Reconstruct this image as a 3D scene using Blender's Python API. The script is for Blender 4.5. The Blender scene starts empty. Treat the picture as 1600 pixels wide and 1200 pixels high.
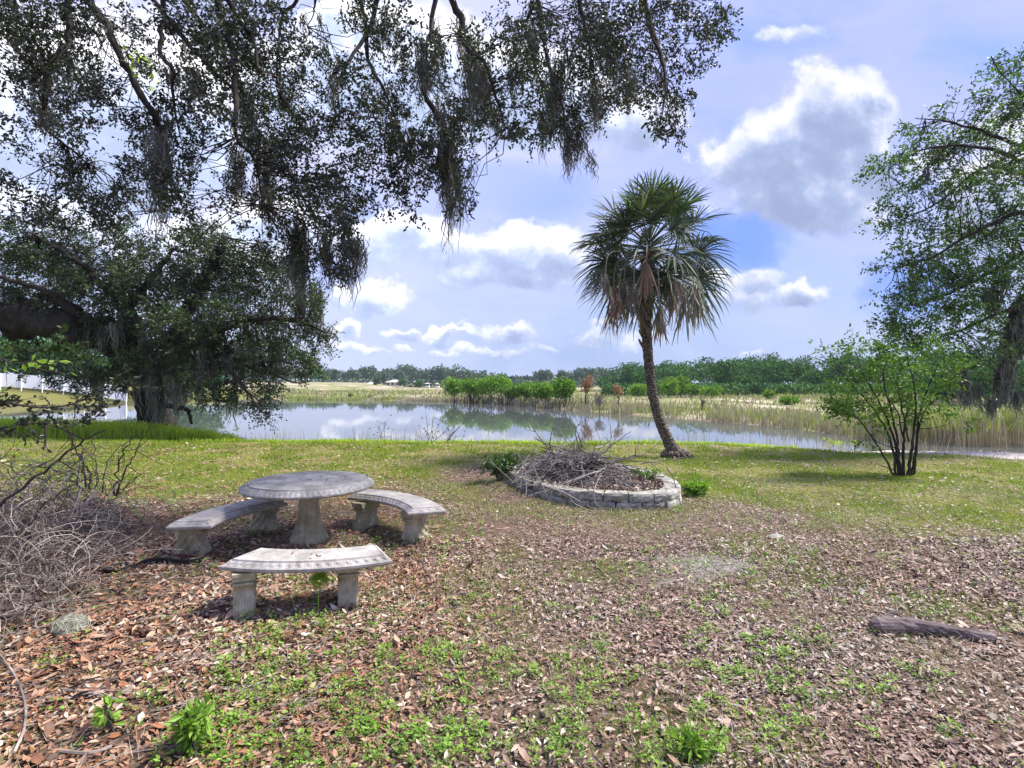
import bpy, math, random
import numpy as np
from mathutils import Vector
RNG = np.random.default_rng(11)
random.seed(5)
R = math.radians
F, EYE = 850.0, 1.6            # focal length in photo pixels, eye height

# ------------------------------------------------------------------ camera
scene = bpy.context.scene
col = scene.collection
cd = bpy.data.cameras.new("camera"); cam = bpy.data.objects.new("camera", cd); col.objects.link(cam)
cd.sensor_width = 36.0; cd.lens = 36.0 * F / 1600.0
cd.clip_start = 0.05; cd.clip_end = 6000
cam.location = (0, 0, EYE); cam.rotation_euler = (R(90), 0, 0)
scene.camera = cam
scene.view_settings.view_transform = 'Standard'; scene.view_settings.look = 'None'
scene.view_settings.exposure = 1.45; scene.view_settings.gamma = 1.0
scene.cycles.max_bounces = 6; scene.cycles.diffuse_bounces = 3; scene.cycles.transparent_max_bounces = 4
scene.cycles.volume_bounces = 0

# ------------------------------------------------------------------ node helpers
class NT:
    def __init__(s, nt): s.nt = nt; s.n = nt.nodes; s.l = nt.links
    def node(s, t, **kw):
        n = s.n.new(t)
        for k, v in kw.items(): setattr(n, k, v)
        return n
    def put(s, sock, v):
        if hasattr(v, 'is_output') or isinstance(v, bpy.types.NodeSocket): s.l.new(v, sock)
        else: sock.default_value = v
    def m(s, op, a, b=None, c=None, clamp=False):
        n = s.node('ShaderNodeMath', operation=op, use_clamp=clamp)
        s.put(n.inputs[0], a)
        if b is not None: s.put(n.inputs[1], b)
        if c is not None: s.put(n.inputs[2], c)
        return n.outputs[0]
    def v(s, op, a, b=None):
        n = s.node('ShaderNodeVectorMath', operation=op); s.put(n.inputs[0], a)
        if b is not None: s.put(n.inputs[1], b)
        return n.outputs['Value'] if op in ('LENGTH', 'DOT_PRODUCT', 'DISTANCE') else n.outputs['Vector']
    def mix(s, f, a, b, blend='MIX'):
        n = s.node('ShaderNodeMix', data_type='RGBA', blend_type=blend)
        s.put(n.inputs[0], f); s.put(n.inputs[6], a); s.put(n.inputs[7], b)
        return n.outputs[2]
    def mixf(s, f, a, b):
        n = s.node('ShaderNodeMix', data_type='FLOAT')
        s.put(n.inputs[0], f); s.put(n.inputs[2], a); s.put(n.inputs[3], b)
        return n.outputs[0]
    def ramp(s, f, stops, interp='LINEAR'):
        n = s.node('ShaderNodeValToRGB'); n.color_ramp.interpolation = interp
        e = n.color_ramp.elements
        while len(e) > 1: e.remove(e[-1])
        e[0].position = stops[0][0]; e[0].color = (*stops[0][1], 1)
        for p, c in stops[1:]:
            k = e.new(p); k.color = (*c, 1)
        s.put(n.inputs[0], f); return n.outputs[0]
    def noise(s, vec, scale, detail=4, rough=0.55, dist=0.0):
        n = s.node('ShaderNodeTexNoise'); s.put(n.inputs['Vector'], vec)
        n.inputs['Scale'].default_value = scale; n.inputs['Detail'].default_value = detail
        n.inputs['Roughness'].default_value = rough; n.inputs['Distortion'].default_value = dist
        return n
    def sstep(s, x, a, b):
        n = s.node('ShaderNodeMapRange', interpolation_type='SMOOTHSTEP')
        s.put(n.inputs[0], x); n.inputs[1].default_value = a; n.inputs[2].default_value = b
        return n.outputs[0]
g3 = lambda v: (v, v, v)

# ------------------------------------------------------------------ world: hazy blue sky with cumulus
SUN_EL, SUN_AZ = 54, 78        # degrees, azimuth clockwise from the view direction
world = bpy.data.worlds.new("World"); scene.world = world; world.use_nodes = True
w = NT(world.node_tree); w.n.clear()
out = w.node('ShaderNodeOutputWorld'); bg = w.node('ShaderNodeBackground'); w.l.new(bg.outputs[0], out.inputs[0])
sky = w.node('ShaderNodeTexSky', sky_type='NISHITA', sun_disc=False)
sky.sun_elevation = R(SUN_EL); sky.sun_rotation = R(SUN_AZ); sky.air_density = 1.6; sky.dust_density = 3.0; sky.ozone_density = 3.0
tc = w.node('ShaderNodeTexCoord'); D = tc.outputs['Generated']
sp = w.node('ShaderNodeSeparateXYZ'); w.l.new(D, sp.inputs[0])
ay = w.m('MAXIMUM', w.m('ABSOLUTE', sp.outputs[1]), 0.06)
U = w.m('DIVIDE', sp.outputs[0], ay); V = w.m('DIVIDE', sp.outputs[2], ay)
cmb = w.node('ShaderNodeCombineXYZ'); w.l.new(U, cmb.inputs[0]); w.l.new(V, cmb.inputs[1]); UV = cmb.outputs[0]
n1 = w.noise(UV, 6.5, 8, 0.60, 0.0)
n1b = w.noise(w.v('ADD', UV, (.012, .030, 0)), 6.5, 8, 0.60, 0.0)
n2 = w.noise(UV, 2.1, 4, 0.55, 0.3)
n3 = w.noise(UV, 16, 5, 0.6)
warp = w.v('MULTIPLY', w.v('SUBTRACT', n1.outputs['Color'], (0.5, 0.5, 0.5)), (0.22, 0.15, 0.0))
UVw = w.v('ADD', UV, warp)
fb = w.m('ADD', w.m('MULTIPLY', w.m('SUBTRACT', n1.outputs[0], 0.5), 1.9), w.m('MULTIPLY', w.m('SUBTRACT', n3.outputs[0], 0.5), 1.1))
relief = w.m('SUBTRACT', n1.outputs[0], n1b.outputs[0])
SC = 1 / F
clouds = [  # direction and size of each cumulus (tangent units x 850), weight
 (1320,185,85,80,1.35),(1235,250,120,85,1.5),(1145,272,80,45,1.1),(1255,310,125,58,1.4),(1345,255,60,95,1.2),
 (620,372,85,55,1.15),(690,400,85,48,1.2),(775,405,80,50,1.2),(850,400,80,58,1.2),(770,432,140,30,1.1),(600,395,60,40,.8),
 (582,470,70,30,1),(540,520,35,28,1),(560,545,60,12,.6),
 (1175,447,62,34,1),(1255,468,50,22,1),(1185,475,120,18,.6),(1120,470,60,20,.6),
 (792,519,62,20,.9),(715,523,48,12,.85),(640,516,42,13,.7),(775,547,75,12,.6),(850,540,45,12,.5),(700,545,34,12,.45),(640,541,34,12,.45),
 (920,525,70,22,.6),(1010,535,60,20,.6),(1175,540,30,10,.6),(590,548,30,7,.6),(980,505,60,12,.5),
 (150,190,230,160,1.5),(60,380,200,120,1.3),(420,340,110,60,1.0),(600,110,170,110,1.4),(560,40,130,40,1.2),(800,150,190,75,1.3),(1010,185,70,60,.9),
 (430,130,80,90,1.0),(300,420,160,100,1.1),(1560,300,120,160,.95),(1240,55,110,22,.45),(1380,235,30,20,.9),
]
dsum = None; sh = None
for (cx, cy, rx, ry, wt) in clouds:
    c = ((cx - 800) * SC, (600 - cy) * SC, 0)
    q = w.v('MULTIPLY', w.v('SUBTRACT', UVw, c), (850.0 / rx, 850.0 / ry, 0))
    r2 = w.v('DOT_PRODUCT', q, q)
    d = w.m('MULTIPLY_ADD', r2, -1.0, wt)
    s2 = w.node('ShaderNodeSeparateXYZ'); w.l.new(q, s2.inputs[0]); t = s2.outputs[1]
    if dsum is None: dsum, sh = d, t
    else:
        gt = w.m('GREATER_THAN', d, dsum)
        # soft pick of the blob that dominates
        k = w.sstep(w.m('SUBTRACT', d, dsum), -0.6, 0.6)
        sh = w.mixf(k, sh, t); dsum = w.m('SMOOTH_MAX', dsum, d, 0.5)
dens = w.m('ADD', dsum, fb)
cover = w.sstep(dens, -0.05, 0.75)
rim = w.sstep(dens, 0.0, 1.1)
# bright crown, grey-blue flat base; thicker = darker below
thick = w.sstep(dens, 0.3, 1.6)
tt = w.m('ADD', w.m('ADD', w.m('MULTIPLY', sh, .85), w.m('MULTIPLY', relief, 3.2)), w.m('MULTIPLY', thick, -.75))
lit = w.sstep(tt, -1.15, 0.55)
ccol = w.ramp(lit, [(0.0, (.165, .20, .31)), (0.30, (.20, .24, .36)), (0.62, (.30, .33, .44)), (1.0, (.46, .465, .52))])
# thin high haze
n4 = w.noise(w.v('MULTIPLY', UV, (1.0, 2.6, 1)), 2.3, 6, 0.55, 0.6)
hz = w.sstep(w.m('ADD', w.m('ADD', w.m('MULTIPLY', n2.outputs[0], .4), w.m('MULTIPLY', n4.outputs[0], .6)), w.m('MULTIPLY', fb, 0.06)), 0.26, 0.58)
blue = w.mix(1.0, sky.outputs[0], (0.060, 0.070, 0.083, 1), 'MULTIPLY')
blueadd = w.mix(w.sstep(V, 0.0, 0.75), (.18, .25, .44, 1), (.11, .18, .52, 1))
base = w.mix(0.78, blue, blueadd)
hazec = w.mix(w.sstep(V, 0.0, 0.45), (.265, .31, .44, 1), (.255, .28, .50, 1))
skyc = w.mix(w.m('MULTIPLY', hz, 0.92), base, hazec)
gap = None
for (cx, cy, rx, ry) in [(790,300,170,60),(560,330,60,60),(1420,450,90,70),(1150,380,90,60),(340,240,60,70),(470,10,80,30),(520,440,60,40)]:
    q = w.v('MULTIPLY', w.v('SUBTRACT', UVw, ((cx-800)*SC, (600-cy)*SC, 0)), (850.0/rx, 850.0/ry, 0))
    d = w.sstep(w.v('DOT_PRODUCT', q, q), 1.3, 0.0)
    gap = d if gap is None else w.m('MAXIMUM', gap, d)
skyc = w.mix(w.m('MULTIPLY', gap, 0.75), skyc, (.085, .17, .52, 1))
glowv = w.v('DOT_PRODUCT', w.v('NORMALIZE', D), tuple(Vector((math.sin(R(-34)) * math.cos(R(40)), math.cos(R(-34)) * math.cos(R(40)), math.sin(R(40))))))  # glow coloured into the sky round a bright cloud bank, not round the sun
glow = w.sstep(glowv, .62, .96)
ccol = w.mix(glow, ccol, w.mix(1.0, ccol, (1.55, 1.52, 1.45, 1), 'MULTIPLY'))
skyc = w.mix(w.m('MULTIPLY', glow, .55), skyc, (.40, .41, .50, 1))
res = w.mix(cover, skyc, ccol)
gnd = w.sstep(sp.outputs[2], -0.02, 0.0)
res = w.mix(gnd, (.16, .17, .15, 1), res)
w.l.new(res, bg.inputs[0]); bg.inputs[1].default_value = 0.86

sl = bpy.data.lights.new("sun", 'SUN'); sun = bpy.data.objects.new("sun", sl); col.objects.link(sun)
sl.energy = 3.0; sl.angle = R(12); sl.color = (1.0, 0.94, 0.84)
sd = Vector((math.sin(R(SUN_AZ)) * math.cos(R(SUN_EL)), math.cos(R(SUN_AZ)) * math.cos(R(SUN_EL)), math.sin(R(SUN_EL))))
sun.rotation_euler = sd.to_track_quat('Z', 'Y').to_euler()

# ------------------------------------------------------------------ mesh helpers
def W(px, py, d): return np.array([(px - 800) / F * d, d, EYE - (py - 600) / F * d])

def fbm(x, y, seed=0, scale=1.0, octaves=4):
    r = np.random.default_rng(1000 + seed); T = r.random((64, 64))
    x = np.asarray(x, float) * scale; y = np.asarray(y, float) * scale
    tot = np.zeros(np.broadcast(x, y).shape); amp = 1.0; s = 0
    for o in range(octaves):
        xi = np.floor(x).astype(int); yi = np.floor(y).astype(int); fx = x - xi; fy = y - yi
        fx = fx * fx * (3 - 2 * fx); fy = fy * fy * (3 - 2 * fy)
        a = T[xi % 64, yi % 64]; b = T[(xi + 1) % 64, yi % 64]; c = T[xi % 64, (yi + 1) % 64]; d = T[(xi + 1) % 64, (yi + 1) % 64]
        tot += amp * (a + (b - a) * fx + (c - a) * fy + (a - b - c + d) * fx * fy); s += amp
        amp *= 0.5; x = x * 2.03 + 7.1; y = y * 2.03 + 3.7
    return tot / s
sm = lambda t: np.clip(t, 0, 1) ** 2 * (3 - 2 * np.clip(t, 0, 1))

class MB:
    def __init__(s): s.V = []; s.Q = []; s.T = []; s.n = 0
    def add(s, v, q=None, t=None):
        v = np.asarray(v, np.float32).reshape(-1, 3)
        if q is not None and len(q): s.Q.append(np.asarray(q, np.int32).reshape(-1, 4) + s.n)
        if t is not None and len(t): s.T.append(np.asarray(t, np.int32).reshape(-1, 3) + s.n)
        s.V.append(v); s.n += len(v)
    def build(s, name, mat, parent=None, smooth=False, origin=(0, 0, 0)):
        me = bpy.data.meshes.new(name)
        V = np.concatenate(s.V) - np.asarray(origin, np.float32) if s.V else np.zeros((0, 3), np.float32)
        Q = np.concatenate(s.Q) if s.Q else np.zeros((0, 4), np.int32)
        T = np.concatenate(s.T) if s.T else np.zeros((0, 3), np.int32)
        me.vertices.add(len(V)); me.vertices.foreach_set("co", V.ravel())
        li = np.concatenate([Q.ravel(), T.ravel()]).astype(np.int32)
        me.loops.add(len(li)); me.loops.foreach_set("vertex_index", li)
        ls = np.concatenate([np.arange(len(Q)) * 4, len(Q) * 4 + np.arange(len(T)) * 3]).astype(np.int32)
        me.polygons.add(len(ls)); me.polygons.foreach_set("loop_start", ls)
        me.update(calc_edges=True)
        me.polygons.foreach_set("use_smooth", np.full(len(ls), smooth))
        me.validate(); me.materials.append(mat)
        o = bpy.data.objects.new(name, me); col.objects.link(o)
        if parent is not None: o.parent = parent
        if any(origin): o.location = origin if parent is None else Vector(origin) - parent.matrix_basis.translation
        elif parent is not None: o.matrix_parent_inverse = parent.matrix_basis.inverted()
        return o
def tag(o, label=None, cat=None, group=None, kind=None):
    if label: o['label'] = label
    if cat: o['category'] = cat
    if group: o['group'] = group
    if kind: o['kind'] = kind
    return o
def empty(name, loc, label, cat, group=None):
    o = bpy.data.objects.new(name, None); col.objects.link(o); o.location = tuple(float(c) for c in loc)
    o.empty_display_size = 0.1
    return tag(o, label, cat, group)

def tube(mb, P, rad, sides=5, cap=True, bump=0.0):
    P = np.asarray(P, float); n = len(P); rad = np.broadcast_to(np.asarray(rad, float), (n,))
    Tn = np.gradient(P, axis=0); Tn /= np.linalg.norm(Tn, axis=1)[:, None] + 1e-9
    mean = P[-1] - P[0]; ref = np.array([0, 0, 1.0]) if abs(mean[2]) < 0.75 * np.linalg.norm(mean) else np.array([1.0, 0.13, 0])
    A = np.cross(Tn, ref); A /= np.linalg.norm(A, axis=1)[:, None] + 1e-9; B = np.cross(Tn, A)
    a = np.arange(sides) * 2 * math.pi / sides
    rr = rad[:, None] * (1 + (RNG.uniform(-bump, bump, (n, sides)) if bump else 0))
    V = P[:, None, :] + rr[:, :, None] * (np.cos(a)[None, :, None] * A[:, None, :] + np.sin(a)[None, :, None] * B[:, None, :])
    i = np.arange(n - 1)[:, None] * sides; j = np.arange(sides)[None, :]; j2 = (j + 1) % sides
    q = np.stack([i + j, i + j2, i + sides + j2, i + sides + j], -1).reshape(-1, 4)
    V = V.reshape(-1, 3); t = None
    if cap:
        V = np.vstack([V, P[0], P[-1]]); b = n * sides; jj = np.arange(sides)
        t = np.vstack([np.stack([np.full(sides, b), (jj + 1) % sides, jj], -1),
                       np.stack([np.full(sides, b + 1), (n - 1) * sides + jj, (n - 1) * sides + (jj + 1) % sides], -1)])
    mb.add(V, q, t)
def spline(P, k=6):
    P = np.asarray(P, float); n = len(P)
    if n < 3: 
        t = np.linspace(0, 1, k + 1)[:, None]; return P[0] * (1 - t) + P[-1] * t
    E = np.vstack([2 * P[0] - P[1], P, 2 * P[-1] - P[-2]]); out = []
    for i in range(n - 1):
        p0, p1, p2, p3 = E[i:i + 4]
        for t in np.arange(k) / k:
            out.append(0.5 * (2 * p1 + (p2 - p0) * t + (2 * p0 - 5 * p1 + 4 * p2 - p3) * t * t + (3 * p1 - p0 - 3 * p2 + p3) * t ** 3))
    out.append(P[-1]); return np.array(out)
def unit(v): return v / (np.linalg.norm(v, axis=-1, keepdims=True) + 1e-9)
def leaves(mb, C, Dr, L, Wd, up=None, fold=0.25, six=False):
    """C bases, Dr unit directions, L lengths, Wd half widths"""
    n = len(C)
    if n == 0: return
    L = np.broadcast_to(L, (n,))[:, None]; Wd = np.broadcast_to(Wd, (n,))[:, None]
    rv = RNG.normal(size=(n, 3)) if up is None else up
    S = unit(np.cross(Dr, rv)); N = np.cross(S, Dr)
    if six:  # curled leaf: base, two left, tip, two right and a midrib pair
        cu = RNG.uniform(-.35, .35, (n, 1)); fo = RNG.uniform(-.1, .5, (n, 1))
        v = np.stack([C, C + Dr * L * .3 + S * Wd * .8 + N * Wd * fo, C + Dr * L * .68 + S * Wd + N * (Wd * fo + L * cu * .3),
                      C + Dr * L + N * L * cu, C + Dr * L * .68 - S * Wd + N * (Wd * fo + L * cu * .3), C + Dr * L * .3 - S * Wd * .8 + N * Wd * fo,
                      C + Dr * L * .5 + N * L * cu * .12], 1)
        b = np.arange(n)[:, None] * 7
        t = np.stack([b + [[0, 1, 6]], b + [[1, 2, 6]], b + [[2, 3, 6]], b + [[3, 4, 6]], b + [[4, 5, 6]], b + [[5, 0, 6]]], 1).reshape(-1, 3)
        mb.add(v.reshape(-1, 3), None, t); return
    v = np.stack([C, C + Dr * L * .55 + S * Wd + N * Wd * fold, C + Dr * L, C + Dr * L * .55 - S * Wd + N * Wd * fold], 1)
    b = np.arange(n)[:, None] * 4
    mb.add(v.reshape(-1, 3), None, np.stack([b + [[0, 1, 2]], b + [[0, 2, 3]]], 1).reshape(-1, 3))
def sphere_pts(n): return unit(RNG.normal(size=(n, 3)))
def blades(mb, C, H, Wd, lean=0.3, seg=1):
    """grass blades / reeds: tapered triangles, optionally bent"""
    n = len(C); a = RNG.uniform(0, 2 * math.pi, n); S = np.stack([np.cos(a), np.sin(a), 0 * a], 1)
    b2 = RNG.uniform(0, 2 * math.pi, n); Ln = np.stack([np.cos(b2), np.sin(b2), 0 * b2], 1) * (RNG.random(n) * lean)[:, None]
    H = np.broadcast_to(H, (n,))[:, None]; Wd = np.broadcast_to(Wd, (n,))[:, None]; up = np.array([0, 0, 1.0])
    if seg == 1:
        v = np.stack([C - S * Wd, C + S * Wd, C + up * H + Ln * H], 1); mb.add(v.reshape(-1, 3), None, np.arange(n * 3).reshape(-1, 3)); return
    v = np.stack([C - S * Wd, C + S * Wd, C + S * Wd * .8 + up * H * .6 + Ln * H * .35, C - S * Wd * .8 + up * H * .6 + Ln * H * .35, C + up * H * .96 + Ln * H], 1)
    b = np.arange(n)[:, None] * 5
    mb.add(v.reshape(-1, 3), (b + [[0, 1, 2, 3]]), (b + [[3, 2, 4]]))

# ------------------------------------------------------------------ materials
def new_mat(name):
    m = bpy.data.materials.new(name); m.use_nodes = True; nt = NT(m.node_tree)
    return m, nt, nt.n['Principled BSDF'], nt.n['Material Output']
def leaf_mat(name, cols, rough=0.5, trans=0.3, spec=0.4, patch=1.2):
    m, nt, b, o = new_mat(name)
    ge = nt.node('ShaderNodeNewGeometry'); oi = nt.node('ShaderNodeTexCoord')
    nz = nt.noise(ge.outputs['Position'], patch, 3).outputs[0]
    f = nt.m('ADD', nt.m('MULTIPLY', ge.outputs['Random Per Island'], 0.6), nt.m('MULTIPLY', nt.m('SUBTRACT', nz, 0.3), 1.0))
    k = len(cols); c = nt.ramp(f, [(i / (k - 1), cc) for i, cc in enumerate(cols)])
    nt.l.new(c, b.inputs['Base Color']); b.inputs['Roughness'].default_value = rough; b.inputs['Specular IOR Level'].default_value = spec
    if trans:
        tr = nt.node('ShaderNodeBsdfTranslucent'); nt.l.new(nt.mix(1.0, c, (1.0, 1.1, .5, 1), 'MULTIPLY'), tr.inputs[0])
        mx = nt.node('ShaderNodeMixShader'); mx.inputs[0].default_value = trans
        nt.l.new(b.outputs[0], mx.inputs[1]); nt.l.new(tr.outputs[0], mx.inputs[2]); nt.l.new(mx.outputs[0], o.inputs[0])
    return m
def solid_mat(name, cols, scale=8, rough=0.85, bump=0.4, bscale=40, dist=0.02, stretch=(1, 1, 1), spec=0.25, island=0.0, detail=6, space='Object'):
    m, nt, b, o = new_mat(name)
    if space == 'Object': vec = nt.node('ShaderNodeTexCoord').outputs['Object']
    else: vec = nt.node('ShaderNodeNewGeometry').outputs['Position']
    vec = nt.v('MULTIPLY', vec, stretch)
    f = nt.noise(vec, scale, detail, 0.62).outputs[0]
    if island:
        ge = nt.node('ShaderNodeNewGeometry')
        f = nt.m('ADD', f, nt.m('MULTIPLY', nt.m('SUBTRACT', ge.outputs['Random Per Island'], 0.5), island))
    k = len(cols); c = nt.ramp(f, [(0.28 + 0.44 * i / (k - 1), cc) for i, cc in enumerate(cols)])
    nt.l.new(c, b.inputs['Base Color']); b.inputs['Roughness'].default_value = rough; b.inputs['Specular IOR Level'].default_value = spec
    if bump:
        bp = nt.node('ShaderNodeBump'); bp.inputs['Strength'].default_value = bump; bp.inputs['Distance'].default_value = dist
        nt.l.new(nt.noise(vec, bscale, 5, 0.65).outputs[0], bp.inputs['Height']); nt.l.new(bp.outputs[0], b.inputs['Normal'])
    return m
M = {}
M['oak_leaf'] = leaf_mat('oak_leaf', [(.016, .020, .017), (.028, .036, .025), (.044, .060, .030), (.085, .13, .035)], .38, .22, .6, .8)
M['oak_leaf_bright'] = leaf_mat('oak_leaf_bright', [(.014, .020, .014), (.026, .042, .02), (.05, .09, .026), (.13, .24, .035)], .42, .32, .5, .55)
M['right_leaf'] = leaf_mat('right_leaf', [(.025, .04, .028), (.055, .10, .036), (.11, .22, .04), (.21, .40, .05)], .42, .38, .5, .6)
M['crape_leaf'] = leaf_mat('crape_leaf', [(.025, .055, .012), (.065, .14, .018), (.13, .26, .03), (.26, .44, .05)], .45, .35, .45, 1.6)
M['near_leaf'] = leaf_mat('near_leaf', [(.02, .03, .015), (.035, .05, .02), (.06, .08, .03)], .4, .15, .5, 3)
M['lime_leaf'] = leaf_mat('lime_leaf', [(.24, .42, .05), (.36, .60, .07), (.48, .75, .10)], .5, .45, .4, 3)
M['weed'] = leaf_mat('weed', [(.07, .14, .03), (.15, .28, .04), (.25, .43, .055), (.36, .55, .09)], .5, .35, .35, 2.0)
M['dark_weed'] = leaf_mat('dark_weed', [(.03, .06, .02), (.06, .12, .03), (.12, .2, .05)], .5, .3, .35, 5.0)
M['grass'] = leaf_mat('grass', [(.08, .16, .014), (.17, .28, .022), (.28, .39, .035), (.42, .44, .09)], .6, .35, .25, .9)
M['straw'] = leaf_mat('straw', [(.20, .17, .09), (.40, .35, .22), (.58, .52, .38), (.22, .26, .07)], .7, .2, .2, 1.5)
M['bank_grass'] = leaf_mat('bank_grass', [(.20, .32, .03), (.36, .50, .045), (.52, .66, .07), (.66, .70, .16)], .6, .5, .25, .6)
def litter_mat():
    m = leaf_mat('litter', [(.045, .022, .017), (.24, .09, .05), (.38, .21, .12), (.10, .044, .03), (.46, .33, .23), (.32, .14, .07), (.065, .035, .025), (.62, .52, .41), (.22, .095, .055), (.12, .065, .04)], .5, .0, .35, .7)
    nt = NT(m.node_tree); b = nt.n['Principled BSDF']; src = b.inputs['Base Color'].links[0].from_socket
    ge = nt.node('ShaderNodeNewGeometry'); sx = nt.node('ShaderNodeSeparateXYZ'); nt.l.new(ge.outputs['Position'], sx.inputs[0])
    nz = nt.noise(ge.outputs['Position'], .8, 3).outputs[0]; f = nt.sstep(nt.m('ADD', sx.outputs[0], nt.m('MULTIPLY', nt.m('SUBTRACT', nz, .5), 4.0)), -1.4, 1.0)
    bw = nt.node('ShaderNodeHueSaturation'); bw.inputs['Saturation'].default_value = .62; bw.inputs['Value'].default_value = .95; nt.l.new(src, bw.inputs['Color'])
    nt.l.new(nt.mix(nt.m('MULTIPLY', f, .8), src, bw.outputs[0]), b.inputs['Base Color']); return m
M['litter'] = litter_mat()
M['moss'] = leaf_mat('spanish_moss', [(.10, .11, .10), (.17, .18, .16), (.26, .27, .24)], .9, .15, .1, 4)
M['bark'] = solid_mat('oak_bark', [(.022, .019, .017), (.05, .044, .038), (.10, .09, .08)], 6, .95, .9, 22, .03, (1, 1, .35), .1)
M['dark_bark'] = solid_mat('dark_oak_bark', [(.018, .016, .014), (.038, .034, .03), (.07, .062, .055)], 5, .95, .9, 16, .03, (1, 1, .5), .1)
M['twig'] = solid_mat('twig_bark', [(.05, .042, .036), (.10, .09, .08)], 9, .9, 0, space='W', spec=.1)
M['reed'] = leaf_mat('reed', [(.22, .19, .15), (.33, .28, .22), (.45, .40, .30), (.30, .33, .12)], .8, .15, .15, .5)
M['reed_green'] = leaf_mat('reed_green', [(.16, .19, .06), (.26, .32, .09), (.38, .44, .14), (.45, .40, .24)], .8, .25, .15, .4)
M['dry_stick'] = solid_mat('dry_stick', [(.05, .044, .042), (.14, .125, .12), (.33, .30, .285)], 3, .85, 0, island=.5, space='W')
M['vine'] = solid_mat('vine', [(.07, .055, .045), (.19, .155, .13), (.44, .38, .33)], 3, .85, 0, island=.6, space='W')
M['palm_leaf'] = leaf_mat('palm_leaf', [(.028, .045, .033), (.055, .08, .052), (.095, .13, .075), (.19, .23, .13)], .55, .22, .3, 2.2)
M['palm_young'] = leaf_mat('palm_young', [(.06, .12, .03), (.11, .20, .045), (.18, .3, .07)], .4, .35, .5, 2.2)
M['palm_dead'] = leaf_mat('palm_dead', [(.15, .10, .075), (.27, .19, .14), (.40, .31, .24)], .8, .1, .15, 3)
M['palm_dead_grey'] = leaf_mat('palm_dead_grey', [(.14, .13, .11), (.24, .22, .18), (.34, .31, .26)], .8, .1, .15, 3)
M['white'] = solid_mat('white_panel', [(.82, .83, .85), (.90, .90, .92)], 2, .6, 0)
M['far_leaf'] = leaf_mat('far_leaf', [(.045, .085, .06), (.075, .125, .085), (.105, .165, .10), (.15, .22, .11)], .8, .1, .1, .12)
M['wood_leaf'] = leaf_mat('wood_leaf', [(.02, .06, .04), (.045, .12, .05), (.09, .20, .055), (.18, .34, .06)], .8, .15, .1, .17)
M['willow_leaf'] = leaf_mat('willow_leaf', [(.07, .15, .02), (.14, .27, .035), (.21, .38, .05), (.30, .48, .08)], .7, .25, .1, .3)
M['rust_leaf'] = leaf_mat('rust_leaf', [(.22, .12, .06), (.36, .20, .11), (.48, .31, .19)], .8, .2, .1, .5)
M['flat_dark'] = solid_mat('black_plastic_and_shadow', [(.02, .02, .022), (.035, .035, .04)], 5, .5, 0)

# concrete with stains, moss tint and pitting
def concrete(name, a, b_, c_, moss=0.0, pat=True, world_space=False):
    m, nt, b, o = new_mat(name); tcn = nt.node('ShaderNodeNewGeometry').outputs['Position'] if world_space else nt.node('ShaderNodeTexCoord').outputs['Object']
    n_ = nt.noise(tcn, 5, 8, .68).outputs[0]; n2_ = nt.noise(tcn, 26, 6, .7).outputs[0]
    f = nt.m('ADD', nt.m('MULTIPLY', n_, .7), nt.m('MULTIPLY', n2_, .35))
    c = nt.ramp(f, [(.36, a), (.52, b_), (.68, c_)])
    if moss:
        nm = nt.sstep(nt.noise(nt.v('MULTIPLY', tcn, (1, 1, .3)), 9, 5, .6).outputs[0], .40, .62)
        c = nt.mix(nt.m('MULTIPLY', nm, moss), c, (.22, .22, .10, 1))
    nt.l.new(c, b.inputs['Base Color']); b.inputs['Roughness'].default_value = .9; b.inputs['Specular IOR Level'].default_value = .2
    bp = nt.node('ShaderNodeBump'); bp.inputs['Strength'].default_value = .55; bp.inputs['Distance'].default_value = .006
    nt.l.new(nt.m('ADD', n2_, nt.m('MULTIPLY', nt.noise(tcn, 90, 4, .7).outputs[0], .5)), bp.inputs['Height']); nt.l.new(bp.outputs[0], b.inputs['Normal'])
    return m
M['conc_top'] = concrete('table_concrete', (.13, .125, .115), (.29, .28, .26), (.52, .505, .48))
M['conc_seat'] = concrete('seat_concrete', (.20, .19, .175), (.37, .35, .325), (.55, .525, .49))
M['conc_leg'] = concrete('leg_concrete', (.20, .175, .11), (.46, .41, .29), (.68, .62, .49), .5)
M['block'] = concrete('block_concrete', (.05, .05, .045), (.30, .29, .26), (.66, .64, .58), .25, world_space=True)
M['block_top'] = M['block']

# ------------------------------------------------------------------ terrain
LAKE = np.array([(-60,26),(-45,22),(-30,20.5),(-18,19.2),(-10,17.8),(0,17.4),(6,16.9),(9,15.8),(14,15.1),(22,15.2),(30,16),
                 (24,16.8),(14.5,17.2),(12.3,19),(11.4,24),(9.2,29),(7.6,32),(2.6,43),(-5.4,58),(-14,63),(-26,66),(-38,62),(-41,54),(-44,46),(-60,36)], float)
WL = -0.30
def lake_sd(x, y):
    x = np.asarray(x, float); y = np.asarray(y, float); d = np.full(x.shape, 1e9); ins = np.zeros(x.shape, bool)
    for i in range(len(LAKE)):
        a = LAKE[i]; b = LAKE[(i + 1) % len(LAKE)]; e = b - a
        t = np.clip(((x - a[0]) * e[0] + (y - a[1]) * e[1]) / (e @ e), 0, 1)
        d = np.minimum(d, np.hypot(x - a[0] - t * e[0], y - a[1] - t * e[1]))
        c = (a[1] > y) != (b[1] > y)
        ins ^= c & (x < (b[0] - a[0]) * (y - a[1]) / (b[1] - a[1] + 1e-12) + a[0])
    return np.where(ins, -d, d)
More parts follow.
